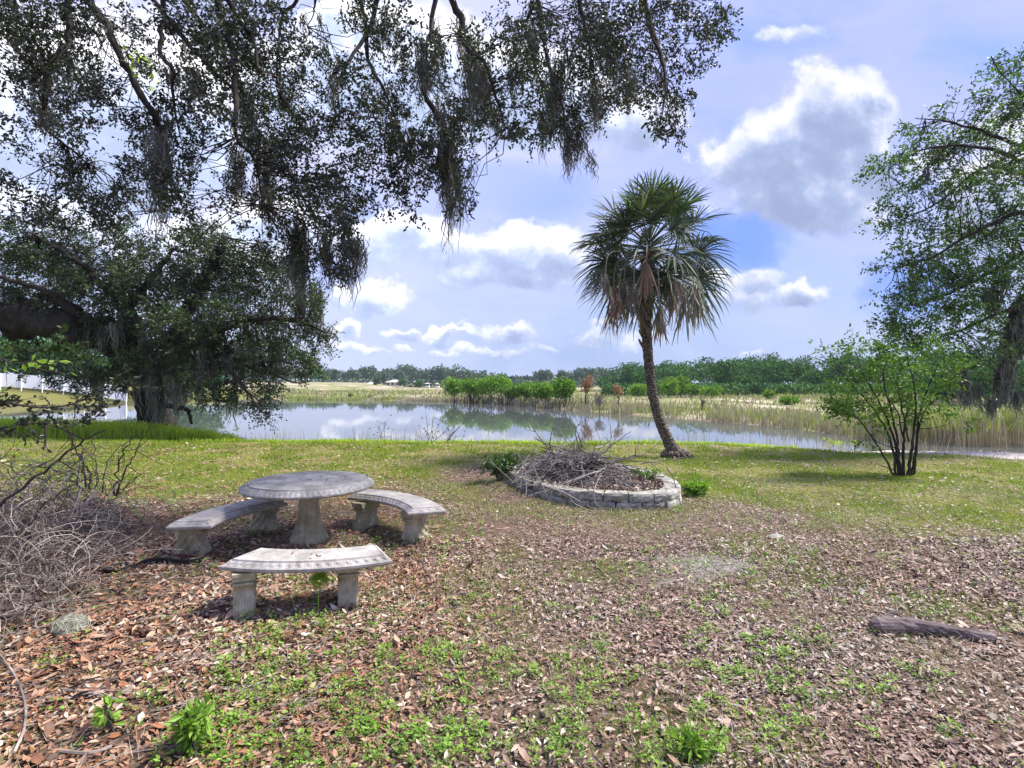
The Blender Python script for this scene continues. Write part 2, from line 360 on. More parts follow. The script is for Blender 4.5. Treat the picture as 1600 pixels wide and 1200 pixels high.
def gz(x, y):
    x = np.asarray(x, float); y = np.asarray(y, float)
    d = lake_sd(x, y) + (fbm(x, y, 3, .8, 3) - .5) * .8
    near = y < np.interp(x, [-60, -41, 0, 10, 30], [24, 24, 24, 16.4, 16.6])
    hn = WL + 0.30 * sm(d / 3.3)
    hf = WL + 0.10 * sm(d / 1.0) + 0.32 * sm(d / 70)
    h = np.where(near, hn, hf)
    h = np.where(d < 0, WL + np.maximum(d * .35, -1.2), h)
    # rising ground behind the lake on the left
    h += 2.1 * sm((-(x) - 40) / 26) * sm((y - 30) / 20) * (d > 0)
    land = sm(d / 2)
    h += land * ((fbm(x, y, 5, .45, 4) - .5) * .10 * np.clip(y / 8, .3, 1) + (fbm(x, y, 6, 2.2, 3) - .5) * .03)
    return h
def gz1(x, y): return float(gz(np.array([x]), np.array([y]))[0])
YBX = [-12, -8, -4.5, -2.6, -1, 1, 2.2, 2.8, 4, 6, 10]; YBY = [8.6, 8.0, 6.9, 7.9, 9.9, 10.4, 8.4, 7.0, 5.8, 4.6, 4.0]
def grassy(x, y):
    yb = np.interp(x, YBX, YBY)
    n = fbm(x, y, 8, .7, 4) - .5
    g = sm((y - yb + n * 3.2) / 1.8 + .3)
    return g
def ash(x, y): return sm(1.25 - np.hypot((x - 1.62) / .55, (y - 4.75) / .42) + (fbm(x, y, 9, 3, 3) - .5) * 1.2)

def axis(lo, hi, n, fine, c=0.0):
    t = np.linspace(-1, 1, n); k = np.sinh(t * fine) / math.sinh(fine)
    return np.where(k < 0, c + k * (c - lo), c + k * (hi - c))
gx = axis(-900, 900, 421, 5.6); gy = axis(-60, 1600, 521, 6.2, 7.0)
GX, GY = np.meshgrid(gx, gy); GZ = gz(GX, GY)
mb = MB(); nx, ny = len(gx), len(gy)
ii, jj = np.meshgrid(np.arange(nx - 1), np.arange(ny - 1)); b0 = (jj * nx + ii).ravel()
mb.add(np.stack([GX.ravel(), GY.ravel(), GZ.ravel()], 1), np.stack([b0, b0 + 1, b0 + nx + 1, b0 + nx], 1))
m, nt, b, o = new_mat('ground_soil'); pos = nt.node('ShaderNodeNewGeometry').outputs['Position']
def attr(nm):
    a_ = nt.node('ShaderNodeAttribute'); a_.attribute_name = nm; return a_.outputs['Fac']
na = nt.noise(pos, 14, 6, .7).outputs[0]; nb = nt.noise(pos, 2.0, 5, .6).outputs[0]; ncs = nt.noise(pos, 55, 4, .7).outputs[0]
fine = nt.m('ADD', nt.m('MULTIPLY', na, .5), nt.m('MULTIPLY', ncs, .5))
soil = nt.ramp(fine, [(.34, (.04, .028, .022)), (.48, (.11, .075, .055)), (.58, (.22, .16, .12)), (.68, (.40, .33, .26))])
lawn = nt.ramp(fine, [(.34, (.06, .075, .02)), (.48, (.16, .18, .035)), (.60, (.28, .24, .08)), (.70, (.44, .36, .19))])
c = nt.mix(nt.m('MULTIPLY', attr('grass'), .8), soil, lawn)
marsh = nt.ramp(nt.noise(nt.v('MULTIPLY', pos, (.35, .06, 1)), 1.0, 5, .65).outputs[0], [(.36, (.13, .17, .05)), (.46, (.24, .24, .11)), (.56, (.33, .28, .20)), (.68, (.52, .46, .37))])
c = nt.mix(attr('marsh'), c, marsh)
c = nt.mix(attr('sand'), c, nt.ramp(fine, [(.4, (.48, .43, .38)), (.6, (.74, .69, .63))]))
c = nt.mix(nt.m('MULTIPLY', attr('ash'), .7), c, nt.ramp(fine, [(.4, (.16, .155, .15)), (.6, (.44, .43, .42))]))
c = nt.mix(attr('mud'), c, (.045, .042, .034, 1))
nt.l.new(c, b.inputs['Base Color']); b.inputs['Roughness'].default_value = .95; b.inputs['Specular IOR Level'].default_value = .15
bp = nt.node('ShaderNodeBump'); bp.inputs['Strength'].default_value = .8; bp.inputs['Distance'].default_value = .03
nt.l.new(fine, bp.inputs['Height']); nt.l.new(bp.outputs[0], b.inputs['Normal'])
ground = mb.build('ground', m, smooth=True); tag(ground, 'lawn and leaf strewn ground running down to the lake', kind='structure')
fx, fy = GX.ravel(), GY.ravel(); sd_ = lake_sd(fx, fy)
nearside = fy < np.interp(fx, [-60, -41, 0, 10, 30], [24, 24, 24, 16.4, 16.6])
SANDW = lambda x: np.interp(x, [4.5, 8.0, 12.0], [-1.0, 3.0, 4.6])
A = {'grass': grassy(fx, fy) * nearside,
     'marsh': (~nearside) * sm(sd_ / .4) * (1 - sm((-fx - 30) / 6) * (fy < 100)),
     'sand': nearside * sm((SANDW(fx) - sd_ + (fbm(fx, fy, 12, 1.1, 4) - .5) * 1.6) / .5) * (sd_ > -.6),
     'ash': ash(fx, fy), 'mud': sm(-(sd_) / .5) * .85}
A['grass'] = np.maximum(A['grass'], (fx < -30) * (fy > 24) * (fy < 100) * (sd_ > 0) * 1.0)
A['sand'] = np.maximum(A['sand'], .55 * nearside * sm(1 - np.abs(fy - 16.2 + fx * .05) / .55) * (fx < -7) * (fx > -22))
for k_, v_ in A.items():
    at = ground.data.attributes.new(k_, 'FLOAT', 'POINT'); at.data.foreach_set('value', v_.astype(np.float32))

# water
m, nt, b, o = new_mat('lake_water'); pos = nt.node('ShaderNodeNewGeometry').outputs['Position']
b.inputs['Base Color'].default_value = (.10, .11, .112, 1); b.inputs['Roughness'].default_value = .03; b.inputs['IOR'].default_value = 2.1
b.inputs['Specular IOR Level'].default_value = 1.0
bp = nt.node('ShaderNodeBump'); bp.inputs['Strength'].default_value = .03; bp.inputs['Distance'].default_value = .02
nt.l.new(nt.noise(nt.v('MULTIPLY', pos, (1, .45, 1)), 1.6, 3, .5).outputs[0], bp.inputs['Height']); nt.l.new(bp.outputs[0], b.inputs['Normal'])
mb = MB(); mb.add([(-75, 14, WL), (34, 14, WL), (34, 70, WL), (-75, 70, WL)], [(0, 1, 2, 3)])
tag(mb.build('water', m), 'still lake reflecting clouds and reeds', kind='structure')

# ------------------------------------------------------------------ ground scatter
SPOTS_AVOID = [(-2.09, 5.55, .17)]
def inring(x, y):
    P = RINGP; ins = np.zeros(x.shape, bool)
    for i in range(len(P)):
        a = P[i]; b = P[(i + 1) % len(P)]
        cnd = (a[1] > y) != (b[1] > y)
        ins ^= cnd & (x < (b[0] - a[0]) * (y - a[1]) / (b[1] - a[1] + 1e-12) + a[0])
    return ins
RING0 = [(1.69,6.9),(2.1,7.05),(2.33,7.5),(2.38,8.2),(2.2,9.0),(1.7,9.7),(1.1,10.0),(.5,9.9),(.08,9.4),(-.06,8.8),(.23,7.86),(.68,7.23),(1.165,6.97)]
_r = np.array(RING0 + RING0[:3]); RINGP = spline(_r, 8)[8:8 + 8 * len(RING0)]
def wedge(n, y0, y1, margin=1.3, k=.96):
    """random ground points inside the viewed wedge (plus a margin), uniform in area"""
    ys = np.sqrt(RNG.random(n) * (y1 ** 2 - y0 ** 2) + y0 ** 2) if y0 > 0 else RNG.random(n) * y1
    xs = RNG.uniform(-1, 1, n) * (ys * k + margin); return xs, ys
mb = MB()
for (y0, y1, dens_, L0, six) in [(1.7, 3.6, 5600, .036, True), (3.6, 5.6, 4600, .034, True), (5.6, 8.5, 2600, .033, False), (8.5, 14.5, 620, .046, False)]:
    area = (y1 ** 2 - y0 ** 2) * .96 + 2.6 * (y1 - y0); n = int(area * dens_)
    x, y = wedge(n, y0, y1)
    g = grassy(x, y); cl = fbm(x, y, 15, 1.6, 5); keep = RNG.random(n) < (1 - .58 * g) * (1 - .75 * ash(x, y)) * np.clip(.45 + 3.0 * (cl - .38), .35, 1) 
    keep &= ~inring(x, y); x = x[keep]; y = y[keep]; n = len(x)
    a = RNG.uniform(0, 2 * math.pi, n); tilt = RNG.normal(0, .22, n)
    Dr = unit(np.stack([np.cos(a), np.sin(a), tilt], 1))
    L = L0 * RNG.uniform(.45, 1.3, n) * np.interp(x, [-3, 0, 1.5, 4], [1.25, .9, .8, 1.0]) * np.exp(RNG.normal(0, .33, n))
    up = unit(np.stack([RNG.normal(0, .35, n), RNG.normal(0, .35, n), np.ones(n)], 1))
    C = np.stack([x, y, gz(x, y) + .004 + RNG.random(n) * .022], 1)
    leaves(mb, C, Dr, L, L * RNG.uniform(.10, .25, n), up=up, six=six)
for (fx_, fy_, fz_, rr_, k_) in [(-2.07, 5.55, .636, .5, 16), (-1.45, 3.86, .380, .25, 6), (-2.80, 5.3, .380, .22, 7), (-1.1, 5.9, .380, .2, 4)]:
    C = np.stack([RNG.normal(fx_, rr_ * .45, k_), RNG.normal(fy_, rr_ * .35, k_), np.full(k_, fz_ + gz1(fx_, fy_) + .004)], 1)
    if rr_ < .3: C[:, 1] = fy_ + RNG.normal(0, .05, k_); C[:, 0] = fx_ + RNG.normal(0, .08, k_)
    else: C = C[np.hypot(C[:, 0] - fx_, C[:, 1] - fy_) < .55]
    leaves(mb, C, unit(RNG.normal(size=(len(C), 3)) * [1, 1, .05]), .04, .007, up=np.tile([0, 0, 1.0], (len(C), 1)), six=True)
tag(mb.build('leaf_litter', M['litter']), 'brown and tan fallen oak leaves covering the foreground', 'leaf litter', kind='stuff')
# fine twigs among the litter
mb = MB(); x, y = wedge(2600, 1.8, 8)
k = RNG.random(len(x)) < np.where(x < -1.0, .95, .35); x, y = x[k], y[k]
for xx, yy, zz in zip(x, y, gz(x, y)):
    a = RNG.uniform(0, math.pi) if xx > -1 else RNG.normal(.55, .5); L = RNG.uniform(.05, .28) * (1.7 if xx < -1 else 1)
    P = np.array([[xx, yy, zz + .015], [xx + math.cos(a) * L * .5 + RNG.normal(0, .01), yy + math.sin(a) * L * .5, zz + .03 + RNG.random() * .02], [xx + math.cos(a) * L, yy + math.sin(a) * L, zz + .02]])
    tube(mb, P, [.0022, .002, .001], 3, False)
tag(mb.build('fallen_twigs', M['dry_stick']), 'thin grey twigs strewn over the leaf litter', 'twigs', kind='stuff')

# lawn blades
mb = MB()
for (y0, y1, dens_, h, wd) in [(4.5, 8, 2300, .035, .0032), (8, 11.5, 1500, .045, .006), (11.5, 17.5, 700, .06, .010)]:
    area = (y1 ** 2 - y0 ** 2) * .96 + 2.6 * (y1 - y0); n = int(area * dens_)
    x, y = wedge(n, y0, y1); g = grassy(x, y); cl = fbm(x, y, 21, 1.7, 4)
    keep = (RNG.random(n) < g * np.clip((cl - .36) * 3.4, 0.05, 1)) & (lake_sd(x, y) > .6) & ~inring(x, y)
    keep &= ~(lake_sd(x, y) < np.interp(x, [4.5, 8.0, 12.0], [-1.0, 3.0, 4.6]) + .3 * RNG.normal(size=len(x))) & ~((x < -7) & (np.abs(y - 16.2 + x * .05) < .42))
    x, y = x[keep], y[keep]; n = len(x)
    blades(mb, np.stack([x, y, gz(x, y)], 1), h * RNG.uniform(.4, 1.2, n), wd * RNG.uniform(.6, 1.2, n), .9)
# sparse grass in the leafy foreground
n = 230000; x, y = wedge(n, 1.8, 9.5); cl = fbm(x, y, 22, 1.3, 4); keep = RNG.random(n) < np.clip((cl - .40) * 4.0, .03, 1) * np.interp(x, [-3, -.5, 1], [.35, .9, 1]) * (1 - .7 * ash(x, y))
keep &= ~inring(x, y); x, y = x[keep], y[keep]; n = len(x)
blades(mb, np.stack([x, y, gz(x, y)], 1), .04 * RNG.uniform(.5, 1.4, n), .0028, .9)
mbs = MB(); n = 120000; x, y = wedge(n, 1.9, 9); keep = (RNG.random(n) < np.clip((fbm(x, y, 24, .9, 4) - .40) * 4, .05, 1) * np.interp(x, [-3, -1, .5], [.15, .5, 1])) & ~inring(x, y); x, y = x[keep], y[keep]; n = len(x)
blades(mbs, np.stack([x, y, gz(x, y) + .01], 1), .05 * RNG.uniform(.4, 1.4, n), .0018, 2.2)
tag(mbs.build('dry_grass', M['straw']), 'thin dry straw coloured grass woven through the fallen leaves', 'dry grass', kind='stuff')
tag(mb.build('grass', M['grass']), 'short patchy green lawn grass', 'grass', kind='stuff')

# broad-leaved weeds: patches given as ground spots
mb = MB()
def plant(mb, x, y, s, nl=None, upr=.5):
    nl = nl or RNG.integers(9, 20); z = gz1(x, y) if np.isscalar(x) else 0
    a = RNG.uniform(0, 2 * math.pi, nl); el = RNG.uniform(.1, 1.1, nl)
    Dr = np.stack([np.cos(a) * np.cos(el), np.sin(a) * np.cos(el), np.sin(el) * upr], 1); Dr = unit(Dr)
    C = np.array([x, y, z + .01]) + Dr * RNG.random((nl, 1)) * s * .8 + np.array([0, 0, 1]) * RNG.random((nl, 1)) * s * .9
    leaves(mb, C, Dr, s * RNG.uniform(.35, .7, nl), s * RNG.uniform(.11, .19, nl), up=np.array([[0, 0, 1.0]]) + RNG.normal(0, .35, (nl, 3)))
def G(px, py): d = EYE * F / (py - 600); return (px - 800) / F * d, d
patches = [(430,1060,70,45),(370,1090,50,60),(320,1160,60,45),(480,1190,60,30),(560,1085,35,45),(600,1020,40,30),(560,1130,30,40),(640,1170,40,30),(500,980,60,20),(420,990,40,20),
 (670,1030,35,20),(720,1035,60,30),(730,990,40,20),(740,930,40,20),(720,850,35,30),(680,870,30,15),(705,835,30,15),(760,1080,30,20),(690,1150,50,30),(860,1150,50,25),(900,1090,40,20),(850,1060,40,20),
 (980,960,30,15),(970,890,30,12),(1000,880,30,10),(1130,960,50,25),(1190,900,40,12),(1230,1010,50,30),(1240,1080,40,30),(1150,1060,40,20),(1060,1180,60,25),(1220,1150,40,20),(1110,1000,30,12),
 (1150,1180,40,15),(1330,1080,40,15),(1440,1075,30,15),(1080,1050,30,15),(930,1010,30,12),(880,960,30,12),(1250,880,30,10),(1060,890,50,12),(1290,920,30,12),(300,770,80,18),(250,790,50,18),(210,770,30,20),(360,770,60,10),
 (215,810,25,10),(800,770,30,8),(830,800,30,8),(870,812,30,8),(250,1100,20,15),(170,1140,15,12),(85,1040,30,12),(560,930,25,12),(480,935,30,10),(455,905,25,8),(520,905,20,8),(610,860,20,10),(590,850,20,10),(1450,960,30,10),(1480,1150,20,12),(640,830,15,10),
 (1090,785,25,12),(1060,800,15,6),(1180,1030,30,15),(1100,1120,40,15),(1000,1130,30,15),(960,1060,30,15),(880,1180,30,15),(760,1160,30,20)]
for (px, py, rx, ry) in patches:
    d0 = EYE * F / (py - 600); k = int(np.clip(rx * ry / 42, 5, 80) * (1 if py > 830 else 2.0))
    for _ in range(k):
        X, Y = G(px + RNG.normal() * rx * .72, min(1240, max(700, py + RNG.normal() * ry * .72)))
        if inring(np.array([X]), np.array([Y]))[0]: continue
        plant(mb, X, Y, RNG.uniform(.018, .05) ** 1.0, None, .38)
n = 2200; x, y = wedge(n, 1.9, 9); cl = fbm(x, y, 31, .8, 4); k = (cl > .47) & ~inring(x, y)
for X, Y in zip(x[k], y[k]): plant(mb, X, Y, RNG.uniform(.025, .055), 8)
tag(mb.build('ground_weeds', M['weed']), 'bright green low weeds in patches among the fallen leaves', 'weeds', kind='stuff')

# bank weeds along the near shore; tall and bright on the left
mb = MB(); n = 90000; x = RNG.uniform(-24, -8.5, n); y = RNG.uniform(16.6, 20.5, n) - x * .05 * 0; sdl = lake_sd(x, y)
k = (sdl > -.7) & (y > 16.9 - x * 0.0) & (RNG.random(n) < np.clip(fbm(x, y, 41, .8, 3) * 2 - .35, .1, 1)); x, y = x[k], y[k]; n = len(x)
hh = np.interp(x, [-24, -12, -9.5, -8.5], [.75, .66, .42, .15]) * RNG.uniform(.35, 1.15, n)
blades(mb, np.stack([x, y, gz(x, y)], 1), hh, .016, .5, 2)
kk = RNG.random(n) < .5; C = np.stack([x[kk], y[kk], gz(x[kk], y[kk]) + hh[kk] * RNG.random(kk.sum())], 1); leaves(mb, C, sphere_pts(len(C)), .09, .02)
n = 16000; x = RNG.uniform(-9.5, 7.5, n); sdt = RNG.uniform(.0, 2.4, n); y = np.interp(x, [-10, 0, 6, 9], [17.8, 17.4, 16.9, 15.8]) - sdt
k = RNG.random(n) < fbm(x, y, 43, 1.2, 3) ; x, y = x[k], y[k]; n = len(x)
blades(mb, np.stack([x, y, gz(x, y)], 1), RNG.uniform(.05, .16, n), .010, .6, 2)
tag(mb.build('bank_grass', M['bank_grass']), 'tall bright green grass growing along the near lake bank', 'grass', kind='stuff')
mb = MB(); n = 1500; x = RNG.uniform(-9.5, 12, n); y = np.interp(x, [-10, 0, 6, 9, 12], [17.8, 17.4, 16.9, 15.8, 15.2]) - RNG.uniform(-.8, 1.0, n)
k = RNG.random(n) < np.clip(fbm(x, y * 0, 44, .9, 3) * 2.6 - .9, .05, 1); x, y = x[k], y[k]; n = len(x)
blades(mb, np.stack([x, y, gz(x, y)], 1), RNG.uniform(.2, .75, n) ** 1.3, .006, .35, 2)
tag(mb.build('shore_stems', M['reed']), 'thin dry stems standing along the near water edge', 'dry stems', kind='stuff')

# ------------------------------------------------------------------ reeds and marsh plants
def scatter_sd(n, xr, yr, lo, hi):
    x = RNG.uniform(*xr, n); y = RNG.uniform(*yr, n); s = lake_sd(x, y); k = (s > lo) & (s < hi); return x[k], y[k]
mb = MB(); mbg = MB()
# right hand stand of reeds close to the sand
n = 5500; x = RNG.uniform(12.2, 21, n); y = RNG.uniform(16.0, 19.5, n); k = (RNG.random(n) < np.clip(fbm(x, y, 51, 1.6, 3) * 3 - 1.0, .08, 1)) & (y > 16.2 + (x < 13.5) * 1.0); x, y = x[k], y[k]; n = len(x)
blades(mb, np.stack([x, y, np.maximum(gz(x, y), WL - .05)], 1), RNG.uniform(.5, 1.25, n), .012, .18, 2)
k = RNG.random(n) < .5; blades(mbg, np.stack([x[k], y[k] + .3, np.full(k.sum(), WL + .45)], 1), RNG.uniform(.3, .95, k.sum()), .02, .9, 2)
# far bank, right to centre
n = 34000; t = RNG.random(n); P0 = np.array([(14.5, 17.2), (12.3, 19), (11.4, 24), (9.2, 29), (7.6, 32), (2.6, 43), (-5.4, 58)]); seg = np.r_[0, np.cumsum(np.hypot(*np.diff(P0, axis=0).T))]; seg /= seg[-1]
bx = np.interp(t, seg, P0[:, 0]); by = np.interp(t, seg, P0[:, 1]); off = np.abs(RNG.normal(0, 1, n)) ** 1.2 * 3.2 + RNG.uniform(-.15, .5, n)
x = bx + off * .86; y = by + off * .5; k = RNG.random(n) < np.clip(fbm(x, y, 52, .5, 4) * 3 - .85, .06, 1); x, y, off = x[k], y[k], off[k]; n = len(x)
dd = np.hypot(x, y); zz = np.maximum(gz(x, y), WL - .05); gk = RNG.random(n) < np.where(off > .8, .55, .15)
blades(mb, np.stack([x, y, zz], 1)[~gk], RNG.uniform(.15, 1, (~gk).sum()) ** 2.2 * .65 + .06, .0006 * dd[~gk] + .003, .25, 2)
blades(mbg, np.stack([x, y, zz], 1)[gk], RNG.uniform(.12, .45, gk.sum()), .0007 * dd[gk] + .005, .6, 2)
# far bank, left
n = 12000; x = RNG.uniform(-40, -5, n); y = np.interp(x, [-38, -26, -14, -5.4], [62, 66, 63, 58]) + np.abs(RNG.normal(0, 1.6, n)) - .3
k = RNG.random(n) < np.clip(fbm(x, y, 53, .35, 3) * 3 - 1.0, .05, 1); x, y = x[k], y[k]; n = len(x); gk = RNG.random(n) < np.clip(fbm(x, y, 54, .3, 3) * 4 - 1.9, 0, .9)
blades(mb, np.stack([x, y, gz(x, y)], 1)[~gk], RNG.uniform(.1, .4, (~gk).sum()), .025, .5, 2); blades(mbg, np.stack([x, y, gz(x, y)], 1)[gk], RNG.uniform(.1, .5, gk.sum()), .03, .6, 2)
# open marsh behind
n = 60000; x = RNG.uniform(-60, 75, n); y = RNG.uniform(20, 120, n); s = lake_sd(x, y); k = (s > 2) & (x > -30 + (y - 60) * -.4) & (RNG.random(n) < np.clip(fbm(x, y, 55, .15, 4) * 3 - 1.0, .05, 1)) & ~((x < 11) & (y < 30)) & (y > 18 + 0 * x); x, y = x[k], y[k]; n = len(x); dd = np.hypot(x, y)
gk = RNG.random(n) < .35
blades(mb, np.stack([x, y, gz(x, y)], 1)[~gk], RNG.uniform(.15, .45, (~gk).sum()), .0009 * dd[~gk], .5, 2); blades(mbg, np.stack([x, y, gz(x, y)], 1)[gk], RNG.uniform(.2, .6, gk.sum()), .001 * dd[gk], .6, 2)
tag(mb.build('reeds', M['reed']), 'dry tan reeds standing in and around the lake', 'reeds', kind='stuff')
tag(mbg.build('marsh_plants', M['reed_green']), 'yellow green marsh plants beyond the water', 'marsh plants', kind='stuff')
# submerged dead stems under the willows on the far bank
mb = MB()
for _ in range(300):
    t = RNG.random() ** 1.2 * .8; bx = np.interp(t, [0, 1], [-6.0, 7.5]); by = np.interp(t, [0, 1], [58.5, 33.5]); o_ = RNG.uniform(-.6, 1.8)
    p = np.array([bx + o_ * .8, by + o_ * .6, WL - .1]); h = RNG.uniform(.3, 1.45)
    q = p + np.array([RNG.normal(0, .3), RNG.normal(0, .3), h]); tube(mb, np.array([p, (p + q) / 2 + RNG.normal(0, .08, 3), q]), [.026, .022, .01], 3, False)
tag(mb.build('dead_stems', M['twig']), 'grey dead stems standing at the water edge under the willows', 'dead stems', kind='stuff')

# ------------------------------------------------------------------ trees
def attach_points(limbs):
    return np.vstack([spline(np.array([l[:3] for l in L]), 6) for L in limbs]) if limbs else None
def tubes3(mb, P, Rr):
    """many thin three-sided tubes at once: P (N,k,3), Rr (N,k)"""
    N, k, _ = P.shape
    if N == 0: return
    T_ = unit(P[:, -1] - P[:, 0]); A_ = unit(np.cross(T_, RNG.normal(size=(N, 3)))); B_ = np.cross(T_, A_)
    a = np.arange(3) * 2 * math.pi / 3
    ofs = np.cos(a)[None, :, None] * A_[:, None, :] + np.sin(a)[None, :, None] * B_[:, None, :]
    V = P[:, :, None, :] + Rr[:, :, None, None] * ofs[:, None, :, :]
    i = (np.arange(k - 1) * 3)[:, None]; j = np.arange(3)[None, :]; j2 = (j + 1) % 3
    q = np.stack([i + j, i + j2, i + 3 + j2, i + 3 + j], -1).reshape(-1, 4)
    mb.add(V.reshape(-1, 3), (np.arange(N)[:, None, None] * (3 * k) + q[None]).reshape(-1, 4))
def crown(mb_leaf, mb_twig, blobs, leafL, OD, skel=None, cl_r=.16, twig_r=.006, droop=.25, flat=1.0, dirbias=None, wratio=.2):
    """blobs: (centre xyz, radius xyz, weight). Clumps of twigs with leaves inside each ellipsoid; OD = leaf cover."""
    S = []; Cc = []
    for (c, r, wt) in blobs:
        nsub = max(2, int(round(OD * wt * math.pi * r[0] * r[2] / (leafL * leafL * wratio * .55) / 47)))
        u = sphere_pts(nsub) * (RNG.random((nsub, 1)) ** .42); S.append(c + u * r + RNG.normal(0, .15, (nsub, 3)) * cl_r); Cc.append(np.tile(c, (nsub, 1)))
    S = np.vstack(S); Cc = np.vstack(Cc); N = len(S)
    if skel is not None:
        idx = np.concatenate([np.argmin(np.linalg.norm(skel[None] - S[k:k + 500, None], axis=2), axis=1) for k in range(0, N, 500)])
        a = skel[idx]; dist = np.linalg.norm(a - S, axis=1); sel = (dist > cl_r * .5) & (RNG.random(N) < np.clip(350 / N * 3, .25, .8))
        sel &= dist < 9 * cl_r
        q1 = a * .67 + S * .33 + RNG.normal(0, .11, (N, 3)) * dist[:, None]; mid = a * .33 + S * .67 + RNG.normal(0, .10, (N, 3)) * dist[:, None]
        rr_ = np.array([1.0, .8, .6, .3])[None] * twig_r * (1 + np.minimum(dist, 2) * .8)[:, None]
        tubes3(mb_twig, np.stack([a, q1, mid, S], 1)[sel], rr_[sel]); out_d = unit(S - a)
    else: out_d = unit(S - Cc)
    base = out_d if dirbias is None else unit(out_d * .5 + np.asarray(dirbias))
    base = np.repeat(base, 5, 0); S5 = np.repeat(S, 5, 0); M_ = len(S5)
    d_ = unit(base + RNG.normal(0, .75, (M_, 3)) + np.array([0, 0, -droop])); Lt = cl_r * RNG.uniform(.8, 1.7, (M_, 1)); p0 = S5 + RNG.normal(0, .3, (M_, 3)) * cl_r
    sel = RNG.random(M_) < .35; tubes3(mb_twig, np.stack([p0, p0 + d_ * Lt * .9], 1)[sel], np.tile([twig_r * .45, twig_r * .25], (sel.sum(), 1)))
    nl = 9; t = np.linspace(.1, 1, nl)[None, :, None]; C = (p0[:, None] + d_[:, None] * t * Lt[:, None] + RNG.normal(0, .08, (M_, nl, 3)) * cl_r).reshape(-1, 3)
    Dl = unit(np.repeat(d_, nl, 0) * .9 + RNG.normal(0, .8, (M_ * nl, 3)))
    leaves(mb_leaf, C, Dl, leafL * RNG.uniform(.7, 1.2, len(C)), leafL * wratio * RNG.uniform(.8, 1.2, len(C)))
def px_blobs(L, depth, jitter=0.5, rd=None):
    out = []
    for b_ in L:
        px, py, rx, ry = b_[:4]; wt = b_[4] if len(b_) > 4 else 1.0
        d = depth(px, py) if callable(depth) else depth
        d = d + RNG.uniform(-jitter, jitter)
        rxx, rz = rx / F * d, ry / F * d; ryy = rd if rd else max(.25, .5 * (rxx + rz))
        out.append((W(px, py, d), np.array([rxx, ryy, rz]), wt))
    return out
def limbs_from_px(L):
    res = []
    for l in L: res.append([(*W(px, py, d), r) for (px, py, d, r) in l])
    return res
def add_limbs(mb, limbs, sides=7, bump=.12, k=6):
    for l in limbs:
        A_ = np.array(l); P = spline(A_[:, :3], k); r = np.interp(np.linspace(0, 1, len(P)), np.linspace(0, 1, len(A_)), A_[:, 3])
        if len(P) > 4: P[1:-1] += RNG.normal(0, .35, (len(P) - 2, 3)) * r[1:-1, None]
        tube(mb, P, r, sides, True, bump)
def moss_clump(mb, p, length, width, n, wd=.006):
    """hanging strands of spanish moss: wavy, tangled, thinning to soft tips"""
    k = 8; t = np.linspace(0, 1, k)[None, :, None]
    n = int(n * 1.3); o_ = np.stack([RNG.normal(0, width * .5, n), RNG.normal(0, width * .45, n), RNG.uniform(-.4, .1, n) * length], 1)[:, None]
    L = (length * RNG.uniform(.25, 1.0, n) * (1.15 - np.minimum(1, np.abs(o_[:, 0, 0]) / (width + 1e-6)) * .5))[:, None, None]
    ph = RNG.uniform(0, 6.28, (n, 1, 2)); fr = RNG.uniform(5, 15, (n, 1, 2)); wob = np.concatenate([np.sin(ph + fr * t), np.zeros((n, k, 1))], 2) * .035 * L ** .5
    P = p + o_ * (1 - .45 * t) + np.array([0, 0, -1.0]) * t * L + wob + np.cumsum(RNG.normal(0, .022, (n, k, 3)), 1) * [1, 1, .35] * L ** .5
    a = RNG.uniform(0, math.pi, (n, 1)); S = np.stack([np.cos(a), np.sin(a), 0 * a], 2) * wd * RNG.uniform(.6, 1.5, (n, 1, 1))
    wv = np.array([1, 1.1, 1.2, 1.1, 1, .8, .5, .12])[None, :, None] * S
    V = np.stack([P - wv, P + wv], 2).reshape(-1, 3); q = np.array([(2 * i, 2 * i + 1, 2 * i + 3, 2 * i + 2) for i in range(k - 1)])
    mb.add(V, (np.arange(n)[:, None, None] * (2 * k) + q[None]).reshape(-1, 4))

# --- overhanging live oak (trunk stands behind and left of the camera)
T0 = (-4.6, -3.2)
main = [
 [(T0[0], T0[1], -.1, .62), (T0[0]+.1, T0[1]+.3, 2.2, .5), (T0[0]+.5, T0[1]+.9, 4.2, .42), (-3.6, 0, 6.2, .34), (-3.0, 3.0, 8.0, .26), (-2.2, 6.0, 8.9, .18), (-1.4, 8.5, 9.2, .08)],
 [(T0[0]+.5, T0[1]+.9, 4.2, .36), (-2.8, -.6, 6.3, .3), (-.6, 2.0, 7.8, .24), (1.2, 4.6, 8.3, .18), (2.6, 6.6, 8.3, .11), (3.2, 8.0, 8.0, .05)],
 [(T0[0]+.1, T0[1]+.3, 2.4, .36), (-5.6, -.6, 4.6, .3), (-6.0, 2.4, 6.6, .24), (-6.0, 5.0, 7.9, .18), (-5.6, 7.6, 8.3, .1)],
]
oa = 6.6
